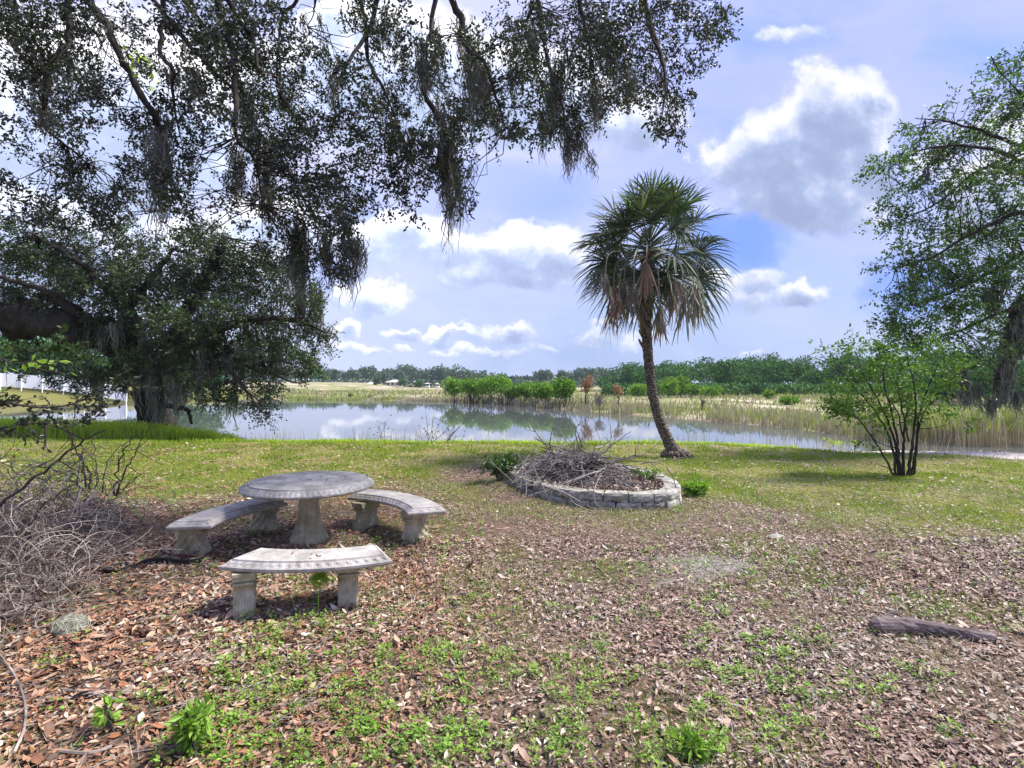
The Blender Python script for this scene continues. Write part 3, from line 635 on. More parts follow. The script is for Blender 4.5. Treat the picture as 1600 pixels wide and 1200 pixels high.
hang_px = [
 [(110,-60,.05),(108,0,.05),(110,60,.055),(92,85,.045),(72,112,.045),(72,150,.04),(62,188,.035),(92,218,.022),(135,255,.012)],
 [(120,-60,.07),(138,0,.06),(165,38,.06),(190,90,.055),(215,138,.05),(240,182,.045),(256,215,.04),(252,262,.035),(250,330,.015)],
 [(258,-60,.05),(257,0,.045),(252,60,.04),(252,88,.035),(270,110,.03),(270,150,.022),(282,215,.01)],
 [(262,30,.04),(298,72,.035),(328,105,.03),(365,140,.02),(372,150,.01)],
 [(330,-60,.06),(340,0,.055),(355,45,.05),(366,100,.045),(368,160,.035),(368,215,.025),(398,250,.02),(410,320,.01)],
 [(368,110,.04),(385,165,.035),(402,200,.03),(440,250,.025),(480,320,.018),(520,370,.008)],
 [(346,-40,.045),(362,10,.035),(385,45,.03),(400,75,.02),(402,110,.012)],
 [(470,-60,.03),(462,0,.028),(440,30,.024),(434,80,.018),(432,140,.008)],
 [(604,-60,.05),(590,0,.045),(576,48,.04),(545,95,.032),(520,155,.025),(535,195,.01)],
 [(574,52,.035),(576,95,.03),(600,140,.024),(620,195,.015),(640,240,.007)],
 [(684,-60,.05),(678,0,.045),(672,50,.04),(660,90,.035),(662,140,.035),(680,175,.045),(700,215,.05),(706,260,.03),(712,300,.01)],
 [(700,-60,.06),(708,0,.055),(722,35,.05),(735,80,.035),(760,100,.025),(775,150,.02),(790,200,.01)],
 [(836,-60,.05),(838,0,.04),(848,55,.035),(860,110,.03),(878,160,.022),(886,210,.014),(915,240,.006)],
 [(836,-40,.04),(828,20,.03),(822,50,.02),(832,90,.012),(845,130,.008)],
 [(1000,-60,.05),(1005,0,.045),(1018,45,.04),(1032,85,.03),(1040,130,.015),(1035,180,.006)],
 [(504,-40,.018),(492,5,.014),(490,22,.010),(480,42,.006)],[(491,15,.008),(505,38,.006),(516,55,.003)],
 [(920,-60,.04),(905,0,.035),(920,60,.025),(930,130,.012)],
]
hd = RNG.uniform(-.9, .9, len(hang_px))
hang = [[(*W(px, py, oa + hd[i] + .25 * math.sin(j)), r * .78) for j, (px, py, r) in enumerate(l)] for i, l in enumerate(hang_px)]
mainpts = attach_points(main)
links = []
for l in hang:   # join every hanging bough to the nearest main limb above
    p = np.array(l[0][:3]); dd = np.linalg.norm(mainpts - (p + np.array([0, -1.0, 1.0])), axis=1); a = mainpts[np.argmin(dd)]
    links.append([(*a, l[0][3] * 1.25), (*((a + p) / 2 + np.array([0, .1, .25])), l[0][3] * 1.1), (*p, l[0][3])])
oak = empty('live_oak', (T0[0], T0[1], 0), 'overhanging live oak whose mossy boughs fill the upper left above the table', 'tree')
mt = MB(); add_limbs(mt, main, 9, .06); add_limbs(mt, links, 6, .08); add_limbs(mt, hang, 7, .15, 4); 
OVER = [(40,60,60,60),(110,40,60,45),(90,120,70,45),(30,120,40,35),(150,115,40,45),(195,40,28,35),(130,160,45,25),(70,175,38,28),(15,20,40,40),(110,195,35,22,.7),(30,195,25,15,.6),(15,225,25,14,.7),(60,225,30,14,.6),
 (240,105,45,22),(290,35,45,40),(330,75,45,40),(385,35,60,40),(300,115,35,38),(280,158,40,32),(228,195,40,32),(262,235,42,38),(300,190,28,30),(215,255,30,22),(350,20,60,25),
 (350,135,35,38),(400,108,48,48),(445,60,32,60),(350,180,22,28),(430,160,45,50),(462,195,42,38),(382,205,36,38),(445,215,40,20),(345,95,30,30),
 (492,92,40,36,.7),(480,120,30,20,.5),(545,30,22,28,.8),(565,10,25,18,.8),(530,140,30,32,.7),(560,108,35,36,.8),(605,55,38,45,.8),(595,140,38,28,.8),(562,190,58,38,.85),(512,190,24,34,.8),(622,190,38,48,.85),(632,110,20,35,.7),
 (650,38,28,38,.8),(690,95,24,34,.8),(652,118,22,38,.7),(700,172,40,32,.9),(690,215,42,38,.9),(640,218,40,34,.9),(742,190,45,30,.9),(765,75,45,34,.9),(800,35,38,28,.7),(792,110,36,36,.8),(842,55,36,50,.9),(760,140,34,36,.8),(830,140,36,38,.8),(800,190,50,32,.95),(868,175,45,36,.8),
 (905,45,55,48,1.1),(965,45,50,48,1.1),(1030,30,50,34,1),(1075,35,45,30,.9),(1122,28,26,26,.9),(1105,50,28,14,.7),(1000,105,52,40,1.1),(930,110,55,42,1.1),(1058,95,28,30,.6),(1100,96,17,17,.8),(1060,135,34,26,.9),(1038,160,34,18,.9),(1040,188,36,24,1.1),(960,145,45,32,1),(918,172,36,28,.9),(985,150,16,16,.6),(890,205,26,20,.6),
 (430,250,55,36,1),(482,272,48,38,1),(515,312,52,48,1),(462,335,48,48,1),(402,305,32,34,.8),(360,285,24,28,.7),(345,315,18,10,.6),(520,372,46,38,.9),(550,335,24,34,.9),(480,405,28,36,.7),(532,412,28,24,.8),(430,380,40,30,.7),(380,340,22,18,.5),
 (590,255,55,24,.9),(622,292,42,40,.9),(640,330,14,14,.5),(702,268,34,32,.9),(722,300,22,36,.8),(662,252,44,28,.9),(585,300,18,14,.5),(560,228,50,20,.8),
 (270,275,42,36,.9),(302,322,40,36,.8),(212,290,26,22,.7),(112,270,48,32,1),(142,310,46,32,1),(175,332,32,28,.9),(188,300,28,24,.9),(80,300,24,14,.5),(20,300,32,30,.9),(50,330,36,24,.8),(95,342,38,22,.7)]
skel = attach_points(hang)
ml = MB(); mtw = MB()
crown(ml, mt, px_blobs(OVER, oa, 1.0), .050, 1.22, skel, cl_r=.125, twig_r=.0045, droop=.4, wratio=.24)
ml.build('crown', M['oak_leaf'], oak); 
mt.build('trunk', M['bark'], oak, smooth=True)
for (px, py, ln, wd_, n) in [(738,62,120,17,150),(722,30,60,12,60),(748,95,80,16,80),(700,210,110,16,150),(706,265,110,8,60),(720,285,60,14,40),(248,215,130,14,150),(256,180,60,14,60),(372,235,80,10,80),(415,215,90,20,110),(418,290,60,10,60),(386,140,90,14,110),
    (300,110,50,10,50),(272,100,45,14,50),(468,350,110,9,110),(450,380,60,7,40),(832,40,70,11,90),(866,110,90,12,100),(880,90,60,16,70),(775,165,50,12,60),(760,120,70,9,60),(888,190,80,8,60),(905,205,50,14,70),(925,235,45,5,20),(886,215,60,4,20),(660,60,100,8,70),(682,40,90,8,70),
    (540,340,70,8,60),(560,370,60,14,80),(600,20,60,7,40),(618,25,70,5,30),(640,200,60,8,40),(110,80,60,14,60),(75,170,50,9,40),(70,100,60,12,50),(512,360,90,8,60),(545,400,60,14,60),(800,100,60,9,50),(930,130,70,10,60),(960,60,80,12,60),(985,110,60,8,40),(340,30,60,8,40),(520,110,60,8,30),(850,170,70,8,50),(690,150,60,8,40),(735,250,40,6,20),(610,210,50,8,30),(475,20,40,4,14),(940,30,80,14,60),(1035,90,60,8,30),(500,20,40,3,12)]:
    d = oa + RNG.uniform(-.5, .5); mm = MB(); moss_clump(mm, W(px, py, d), ln / F * d * 1.15, wd_ / F * d * 1.3, int(n * 1.15), .0045); mm.build('spanish_moss', M['moss'], oak)

# --- oak on the left bank
d2 = 18.0
LO = empty('live_oak', W(240, 676, 19.0) * [1, 1, 0] + [0, 0, -.15], 'mossy live oak at the water edge left of the lake, with one massive horizontal limb', 'tree')
lk = limbs_from_px([
 [(246,690,19,.55),(240,640,19,.42),(238,600,19,.40),(225,560,19,.42),(190,530,18.5,.45),(140,512,18,.50),(80,502,17.5,.50),(10,492,17,.46),(-120,470,16,.4),(-260,430,15,.3)],
 [(238,600,19,.36),(262,540,19,.30),(300,480,18.5,.22),(330,420,18,.15),(350,370,18,.08)],
 [(262,545,19,.25),(320,520,18,.18),(390,500,17.5,.12),(460,500,17.5,.07),(510,520,17.5,.03)],
 [(300,525,18.3,.15),(340,540,18,.1),(390,560,17.5,.07),(440,590,17,.04),(470,600,17,.02)],
 [(225,560,19,.3),(200,490,18,.24),(160,440,17.5,.13),(110,400,17,.08),(60,370,17,.03)],
 [(200,490,18,.2),(240,430,18,.12),(270,390,18,.05)],
 [(140,512,18,.25),(90,465,17,.12),(30,440,16.5,.07),(-40,430,16,.04)],
 [(330,540,18,.09),(370,590,17,.06),(400,630,16.5,.03),(415,650,16.5,.015)],
 [(240,600,19,.14),(255,630,18.6,.10),(290,640,18,.07),(300,662,17.8,.04)],[(245,610,19,.14),(270,600,18.8,.10),(320,600,18,.05),(335,625,17.5,.02)],
])
mt = MB(); add_limbs(mt, lk, 10, .05); 
LOB = [(60,380,70,30,.9),(140,370,60,25,.8),(320,370,50,26,.8),(180,350,50,14,.5),(110,505,60,16,.6),(170,500,40,30,.7),(60,470,80,20,.9),(20,540,40,24,.8),(90,575,70,22,.7),(150,590,50,20,.7),(200,520,40,30,.8),(60,430,80,38),(150,440,80,38),(240,440,80,42),(330,440,80,42),(420,430,55,46),(470,465,36,46),(300,500,80,36),(380,500,70,42),(450,510,46,38),(500,530,28,30),(440,555,55,36),(380,560,50,36),(330,555,40,36),(480,575,30,30),
 (420,600,28,28,.9),(360,598,38,22,.8),(330,618,22,22,.8),(412,640,16,28,.9),(395,625,30,18,.8),(250,540,50,46,.8),(215,480,60,28),(100,470,60,18,.9),(20,470,40,26,.9),(200,390,50,26,.7),(240,400,56,34,.8),(292,375,44,34,.7),(335,400,46,36,.9),(385,402,44,30,.9),(30,390,50,34,.8),(85,395,55,26,.8),(130,410,46,24,.8),(200,560,50,30,.5),(175,575,50,20,.6),(300,590,30,22,.5),(420,560,60,30,.6),(290,445,200,50,.5),(60,350,60,14,.5)]
ml = MB(); mtw = MB()
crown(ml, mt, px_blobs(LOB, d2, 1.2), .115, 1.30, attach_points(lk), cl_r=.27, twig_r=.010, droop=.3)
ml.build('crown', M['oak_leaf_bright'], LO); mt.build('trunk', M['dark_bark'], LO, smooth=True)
mm = MB()
for _ in range(70):
    px = RNG.normal(290, 75); py = RNG.uniform(480, 600); d = RNG.uniform(17, 19); moss_clump(mm, W(px, py, d), RNG.uniform(25, 75) / F * d, RNG.uniform(4, 14) / F * d, 22, .018)
for (px, py, ln, wd_, n) in [(245,575,95,30,90),(215,560,60,20,40),(280,590,60,16,40),(428,540,70,5,40),(250,560,60,40,160),(470,440,80,7,60),(490,450,60,7,50),(500,450,70,5,40),(460,380,70,8,50)]:
    d = 18.4; moss_clump(mm, W(px, py, d), ln / F * d, wd_ / F * d, n, .02)
mm.build('spanish_moss', M['moss'], LO)

# --- oak on the right edge
d3 = 13.0
RO = empty('live_oak', (15.2, 13.2, 0), 'live oak reaching in from the right edge with feathery bright green foliage and grey moss', 'tree')
lk = [[(15.2, 13.2, -.1, .55), (15.0, 13.2, 2.2, .45), (14.6, 13.3, 4.0, .4), (14.0, 13.4, 5.6, .3), (13.6, 13.6, 7.6, .2), (13.2, 13.6, 9.4, .08)]]
lk += limbs_from_px([
 [(1750,470,13.2,.3),(1660,420,13,.24),(1600,490,13,.20),(1578,540,13,.17),(1568,580,13,.14),(1556,610,12.8,.05)],
 [(1740,300,13.2,.22),(1640,250,13,.14),(1560,215,13,.09),(1480,190,13,.05),(1430,185,13,.02)],
 [(1740,330,13.2,.22),(1640,270,12.6,.14),(1540,232,12.6,.09),(1450,232,12.6,.05),(1390,262,12.6,.02)],
 [(1740,360,13.2,.22),(1640,300,13.4,.15),(1550,260,13.4,.1),(1460,320,13.4,.05),(1390,350,13.4,.02)],
 [(1740,400,13.2,.22),(1630,330,12.6,.14),(1530,360,12.6,.09),(1460,400,12.6,.06),(1400,420,12.6,.02)],
 [(1740,430,13.2,.2),(1640,380,13.4,.14),(1560,420,13.4,.09),(1480,460,13.4,.06),(1410,480,13.4,.02)],
 [(1740,460,13.2,.2),(1640,450,12.8,.14),(1560,490,12.8,.1),(1490,520,12.8,.06),(1430,540,12.8,.02)],
 [(1740,260,13.2,.2),(1660,190,13,.12),(1600,150,13,.06),(1560,110,13,.02)]])
lk = lk[:1] + [[(a_, b_, c_, r_ * (.42 if k_ else 1)) for (a_, b_, c_, r_) in l] for k_, l in enumerate(lk[1:])]
mt = MB(); add_limbs(mt, lk, 8, .1); 
ROB = [(1440,200,36,18,.7),(1575,115,30,28,.8),(1535,165,28,24,.6),(1590,165,30,40,.9),(1482,175,14,20,.8),(1550,205,45,30,.8),(1500,228,42,26,.8),(1590,250,40,45,.9),(1442,235,38,20,.8),(1402,262,34,18,.8),(1368,268,18,10,.7),(1450,285,48,26,.8),(1530,290,55,36,.8),(1402,310,26,20,.7),
 (1385,350,20,14,.8),(1450,348,46,30,.8),(1530,360,56,40,.9),(1595,350,36,45,.8),(1425,400,40,26,.9),(1388,415,18,10,.7),(1480,420,56,36,1),(1560,430,56,46,.8),(1425,458,44,30,1.1),(1500,488,56,36,1.1),(1580,500,40,40,.8),(1415,505,44,26,1.1),(1450,535,56,26,1),(1530,548,46,26,.8),(1592,560,26,40,.6),(1640,420,50,120,.6),(1640,250,50,90,.6)]
ml = MB(); mtw = MB()
crown(ml, mt, px_blobs(ROB, d3, .9), .084, 1.35, attach_points(lk), cl_r=.22, twig_r=.008, droop=.15, dirbias=(-.7, 0, -.05), wratio=.25)
ml.build('crown', M['right_leaf'], RO); mt.build('trunk', M['bark'], RO, smooth=True)
mm = MB()
for (px, py, ln, wd_, n) in [(1590,500,60,12,90),(1575,540,70,12,100),(1600,470,70,12,90),(1565,580,60,10,80),(1505,590,50,10,60),(1500,560,60,12,60),(1550,450,50,14,60),(1448,260,30,4,20),(1570,420,40,10,40),(1520,600,40,14,50),(1545,620,40,16,60),(1590,610,40,14,60)]:
    mm = MB(); moss_clump(mm, W(px, py, 12.9), ln / F * 13, wd_ / F * 13, n, .013); mm.build('spanish_moss', M['moss'], RO)

# --- multi-stemmed crape myrtle
base = np.array([6.72, 9.3, 0]); base[2] = gz1(*base[:2])
CT = empty('crape_myrtle', base, 'small many-stemmed tree with airy green leaves standing on the lawn at the right', 'tree')
d4 = 9.3; mt = MB(); lk = []
for (pts, r) in [([(1400,744),(1392,690),(1365,640),(1330,600),(1300,570),(1262,556)],.028),([(1405,744),(1398,690),(1380,640),(1352,590),(1340,560)],.03),([(1408,745),(1402,690),(1392,640),(1380,590),(1390,555)],.032),
                ([(1412,746),(1412,700),(1414,660),(1425,610),(1430,560)],.035),([(1418,746),(1425,700),(1430,650),(1428,600),(1415,550)],.036),([(1424,745),(1432,700),(1436,650),(1452,600),(1470,560)],.034),
                ([(1428,742),(1434,680),(1446,640),(1470,620),(1500,650)],.024),([(1396,742),(1376,705),(1352,668),(1325,640),(1300,628)],.022),([(1400,700),(1370,690),(1350,665)],.012),([(1434,670),(1462,668),(1488,660)],.012),([(1400,735),(1378,728),(1365,722)],.01),
                ([(1410,680),(1400,640),(1372,610),(1352,640)],.018),([(1420,690),(1410,640),(1402,600),(1405,575)],.02)]:
    off = RNG.uniform(-.35, .35)
    lk.append([(*W(x_, y_, d4 + off * min(1, (745 - y_) / 120)), r * .8 * (1 - .8 * i / (len(pts) - 1))) for i, (x_, y_) in enumerate(pts)])
add_limbs(mt, lk, 6, .1); 
CTB = [(1322,618,28,22,.9),(1300,632,20,10,.7),(1350,585,42,26,.8),(1400,568,48,26,.8),(1440,598,42,34,.8),(1478,582,28,28,.7),(1400,618,42,28,.7),(1350,638,42,22,1),(1460,640,32,20,.7),(1500,656,18,7,.7),(1285,553,32,8,.8),(1330,548,36,10,.7),(1370,540,40,14,.7),(1375,670,26,8,.5),(1330,640,34,18,1),(1470,548,30,18,.6),(1350,690,22,8,.25),(1420,650,40,16,.5)]
ml = MB(); mtw = MB(); crown(ml, mt, px_blobs(CTB, d4, .3), .062, 1.15, attach_points(lk), cl_r=.16, twig_r=.004, droop=.1, wratio=.24)
ml.build('crown', M['crape_leaf'], CT); mt.build('trunk', M['bark'], CT, smooth=True)

# ------------------------------------------------------------------ cabbage palm
dp = 11.9
PB = np.array([W(1055, 712, dp)[0], dp, 0]); PB[2] = gz1(PB[0], dp)
palm = empty('palm_tree', PB, 'cabbage palm with a curved leaning trunk standing on the lawn by the lake', 'palm tree')
tr = np.array([W(1062, 722, dp), W(1054, 708, dp), W(1045, 690, dp), W(1030, 655, dp), (W(1019, 610, dp)), W(1013, 560, dp), W(1010, 510, dp), W(1009, 465, dp), W(1010, 425, dp), W(1013, 392, dp)])
rr = [.22, .17, .125, .112, .107, .105, .112, .135, .155, .09]
P = spline(tr, 12); r = np.interp(np.linspace(0, 1, len(P)), np.linspace(0, 1, len(tr)), rr)
mb = MB(); tube(mb, P, r * (1 + .035 * np.sin(np.arange(len(P)) * 2.1)), 20, True, .05)
m, nt, b, o = new_mat('palm_bark'); tcn = nt.node('ShaderNodeNewGeometry').outputs['Position']
vor = nt.node('ShaderNodeTexVoronoi'); nt.l.new(nt.v('MULTIPLY', tcn, (16, 16, 22)), vor.inputs['Vector']); vor.inputs['Scale'].default_value = 1.0
n_ = nt.noise(nt.v('MULTIPLY', tcn, (1, 1, 2.2)), 16, 5, .65).outputs[0]
cc = nt.ramp(n_, [(.36, (.035, .028, .023)), (.49, (.10, .08, .062)), (.59, (.24, .20, .16)), (.68, (.48, .43, .36))])
nt.l.new(cc, b.inputs['Base Color']); b.inputs['Roughness'].default_value = .95
bp = nt.node('ShaderNodeBump'); bp.inputs['Strength'].default_value = 1.0; bp.inputs['Distance'].default_value = .04
nt.l.new(nt.m('ADD', vor.outputs['Distance'], n_), bp.inputs['Height']); nt.l.new(bp.outputs[0], b.inputs['Normal'])
mb.build('trunk', m, palm, smooth=True); M['palm_bark'] = m
HC = W(1014, 380, dp)
# old leaf bases on the upper trunk
mb = MB()
for i in range(90):
    t = RNG.uniform(.58, .97); p = P[int(t * (len(P) - 1))]; a = RNG.uniform(0, 2 * math.pi); rad = np.interp(t, np.linspace(0, 1, len(P)), r)
    o_ = np.array([math.cos(a), math.sin(a), 0]); q0 = p + o_ * rad * .8; L = RNG.uniform(.05, .14) + .14 * max(0, t - .8)
    tube(mb, np.array([q0, q0 + o_ * L * .5 + [0, 0, L * .8], q0 + o_ * L * .8 + [0, 0, L * 1.4]]), [.035, .028, .018], 4, True)
mb.build('leaf_bases', M['palm_bark'], palm)
def fan(mb, base, d_, L, nseg=34, spread=150, droop=.3, width=.028, fold=.35, twist=None):
    """costapalmate fan: base point, axis d_, segment length L"""
    d_ = unit(d_); side = unit(np.cross(d_, [0, 0, 1.0]) + RNG.normal(0, .12, 3)); nrm = unit(np.cross(side, d_)); tw_ = RNG.uniform(-1.25, 1.25); side, nrm = side * math.cos(tw_) + nrm * math.sin(tw_), nrm * math.cos(tw_) - side * math.sin(tw_)
    ang = np.linspace(-spread, spread, nseg) * math.pi / 180
    for a in ang:
        ll = L * (.62 + .38 * math.cos(a * .55)) * RNG.uniform(.88, 1.06)
        dr = unit(d_ * math.cos(a) + side * math.sin(a) + nrm * fold * (abs(math.sin(a))) + RNG.normal(0, .04, 3))
        cost = base + d_ * L * .22 * max(0, math.cos(a * .5))
        t = np.array([0, .45, .8, 1.0]); P = cost + dr * (t * ll)[:, None] + np.array([0, 0, -1.0]) * (droop * ll * t ** 2.6)[:, None] + RNG.normal(0, .012, (4, 3)) * t[:, None]
        sv = unit(np.cross(dr, nrm + RNG.normal(0, .35, 3))); wv = np.array([.5, 1.0, .6, .06])[:, None] * width * .5 * sv
        V = np.stack([P - wv, P + wv], 1).reshape(-1, 3); mb.add(V, [(0, 1, 3, 2), (2, 3, 5, 4), (4, 5, 7, 6)])
def frond(el, az, young=False, kind='green', Lp=None, L=None):
    mbf = MB(); d_ = np.array([math.cos(el) * math.cos(az), math.cos(el) * math.sin(az), math.sin(el)])
    Lp = Lp or RNG.uniform(.62, 1.05); L = L or RNG.uniform(.70, .84)
    start = HC + np.array([0, 0, np.interp(el, [-1.5, 1.5], [-.45, .1])]) + d_ * .08; sag = .08 + .14 * max(0, math.cos(el))
    t = np.linspace(0, 1, 6); P = start + d_ * (t * Lp)[:, None] + np.array([0, 0, -1.0]) * (sag * .45 * Lp * t ** 2)[:, None]
    tube(mbf, P, np.linspace(.020, .010, 6), 4, False)
    de = unit(P[-1] - P[-2]); dd = unit(de + np.array([0, 0, -.08 * math.cos(el) - (.25 if el < .1 else 0)]))
    fan(mbf, P[-1], dd, L, 38, 140, droop=.10 + (.10 if el > .3 else .28) * max(0, math.cos(el)), width=.036)
    return mbf
NF = 50
for i in range(NF):
    f = (i + .5) / NF; el = math.asin(np.clip(.955 - 1.69 * f, -1, 1)) ; el = np.clip(el + RNG.normal(0, .08), -.85, 1.40); az = i * 2.39996 + RNG.normal(0, .12)
    frond(el, az).build('frond', M['palm_leaf'], palm)
for (el, az) in [(1.2, -1.2), (.85, -2.5), (.85, -.6)]:
    fr = frond(el, az, L=.6, Lp=.75).build('frond', M['palm_young'], palm); fr['label'] = 'young bright green frond'
for i, (px, py, ln, grey) in enumerate([(958,450,88,0),(966,470,55,0),(1010,415,60,0),(975,440,60,1),(1055,440,75,0),(1068,455,80,1),(1045,430,65,1),(1085,455,60,1),(1030,480,50,1),(1020,460,50,0),(990,450,50,1),(945,430,50,1),(1000,470,55,1)]):
    mbf = MB(); d = dp - .9 - .5 * (i % 3) * .6; p = W(px, py, d); 
    if i in (9,): p = W(1031, 490, d)
    tube(mbf, spline(np.array([HC + [0, 0, -.3], (HC + p) / 2 + (p - HC) * [.35, .35, 0], p]), 5), .012, 4, False)
    L = ln / F * d
    for k in range(26):
        dr = unit(np.array([RNG.normal(0, .20), RNG.normal(0, .2), -1.0])); ll = L * RNG.uniform(.55, 1.05); t = np.array([0, .4, .75, 1.0]); st = p + RNG.normal(0, .03, 3)
        Pp = st + dr * (t * ll)[:, None] + np.cumsum(RNG.normal(0, .018, (4, 3)), 0); a = RNG.uniform(0, 3.14); sv = np.array([math.cos(a), math.sin(a), 0]); wv = np.array([.5, 1, .8, .2])[:, None] * .017 * sv
        mbf.add(np.stack([Pp - wv, Pp + wv], 1).reshape(-1, 3), [(0, 1, 3, 2), (2, 3, 5, 4), (4, 5, 7, 6)])
    fr = mbf.build('dead_frond', M['palm_dead_grey' if grey else 'palm_dead'], palm); fr['label'] = 'withered grey hanging frond' if grey else 'withered brown hanging frond'
# root flare
mb = MB()
for a in np.arange(0, 6.28, .5):
    p = PB + np.array([math.cos(a) * .18 , math.sin(a) * .18, .10]); q = PB + np.array([math.cos(a) * .36 + .05, math.sin(a) * .32, .0]); tube(mb, np.array([p, (p + q) / 2 + [0, 0, .01], q]), [.09, .07, .02], 6, True, .1)
mb.build('root_flare', M['palm_bark'], palm, smooth=True)

# ------------------------------------------------------------------ concrete table and benches
def lathe(mb, prof, n=64, mod=None, c=(0, 0, 0)):
    a = np.arange(n) * 2 * math.pi / n; V = []
    for (r_, z_) in prof:
        rr_ = r_ * (1 + (mod(a, z_) if mod else 0)); V.append(np.stack([c[0] + rr_ * np.cos(a), c[1] + rr_ * np.sin(a), np.full(n, c[2] + z_)], 1))
    V = np.array(V); k = len(prof); i = np.arange(k - 1)[:, None] * n; j = np.arange(n)[None, :]; j2 = (j + 1) % n
    q = np.stack([i + j, i + j2, i + n + j2, i + n + j], -1).reshape(-1, 4); V = V.reshape(-1, 3)
    V = np.vstack([V, [c[0], c[1], c[2] + prof[0][1]], [c[0], c[1], c[2] + prof[-1][1]]]); jj = np.arange(n)
    t = np.vstack([np.stack([np.full(n, k * n), (jj + 1) % n, jj], -1), np.stack([np.full(n, k * n + 1), (k - 1) * n + jj, (k - 1) * n + (jj + 1) % n], -1)])
    mb.add(V, q, t)
TC = (-2.07, 5.55); tz = gz1(*TC) - .02
table = empty('garden_table', (*TC, tz), 'round grey concrete table on a fluted pedestal amid the curved benches', 'table')
RT, HT = .645, .655
def egg(a, z_):  # egg-and-dart relief round the bevelled border
    return np.where((z_ > HT - .052) & (z_ < HT - .014), .016 * np.abs(np.sin(a * 40)) - .006, 0)
mb = MB()
lathe(mb, [(.10, HT - .085), (RT * .80, HT - .085), (RT * .96, HT - .082), (RT * .985, HT - .074), (RT, HT - .066), (RT, HT - .052), (RT * .985, HT - .046), (RT * .965, HT - .034), (RT * .94, HT - .022), (RT * .915, HT - .010), (RT * .905, HT - .006), (RT * .893, HT - .014), (RT * .880, HT - .012), (RT * .872, HT), (RT * .5, HT), (.03, HT), (.028, HT - .012), (.005, HT - .014)], 552, egg)
mb.build('tabletop', M['conc_top'], table, origin=(0, 0, 0)).location = table.location
o_ = table.children[-1]; o_.matrix_parent_inverse = table.matrix_basis.inverted()
mb = MB(); flute = lambda a, z_: .075 * np.abs(np.sin(a * 6)) ** .6 * np.interp(z_, [0, .1, .35, .5], [1, 1, .6, .35]) - .03
lathe(mb, [(.175, -.03), (.188, 0), (.190, .03), (.176, .07), (.156, .12), (.134, .18), (.116, .26), (.104, .34), (.096, .43), (.092, .50), (.092, .55), (.098, .575)], 144, flute)
o_ = mb.build('pedestal', M['conc_leg'], table, smooth=True); o_.location = table.location

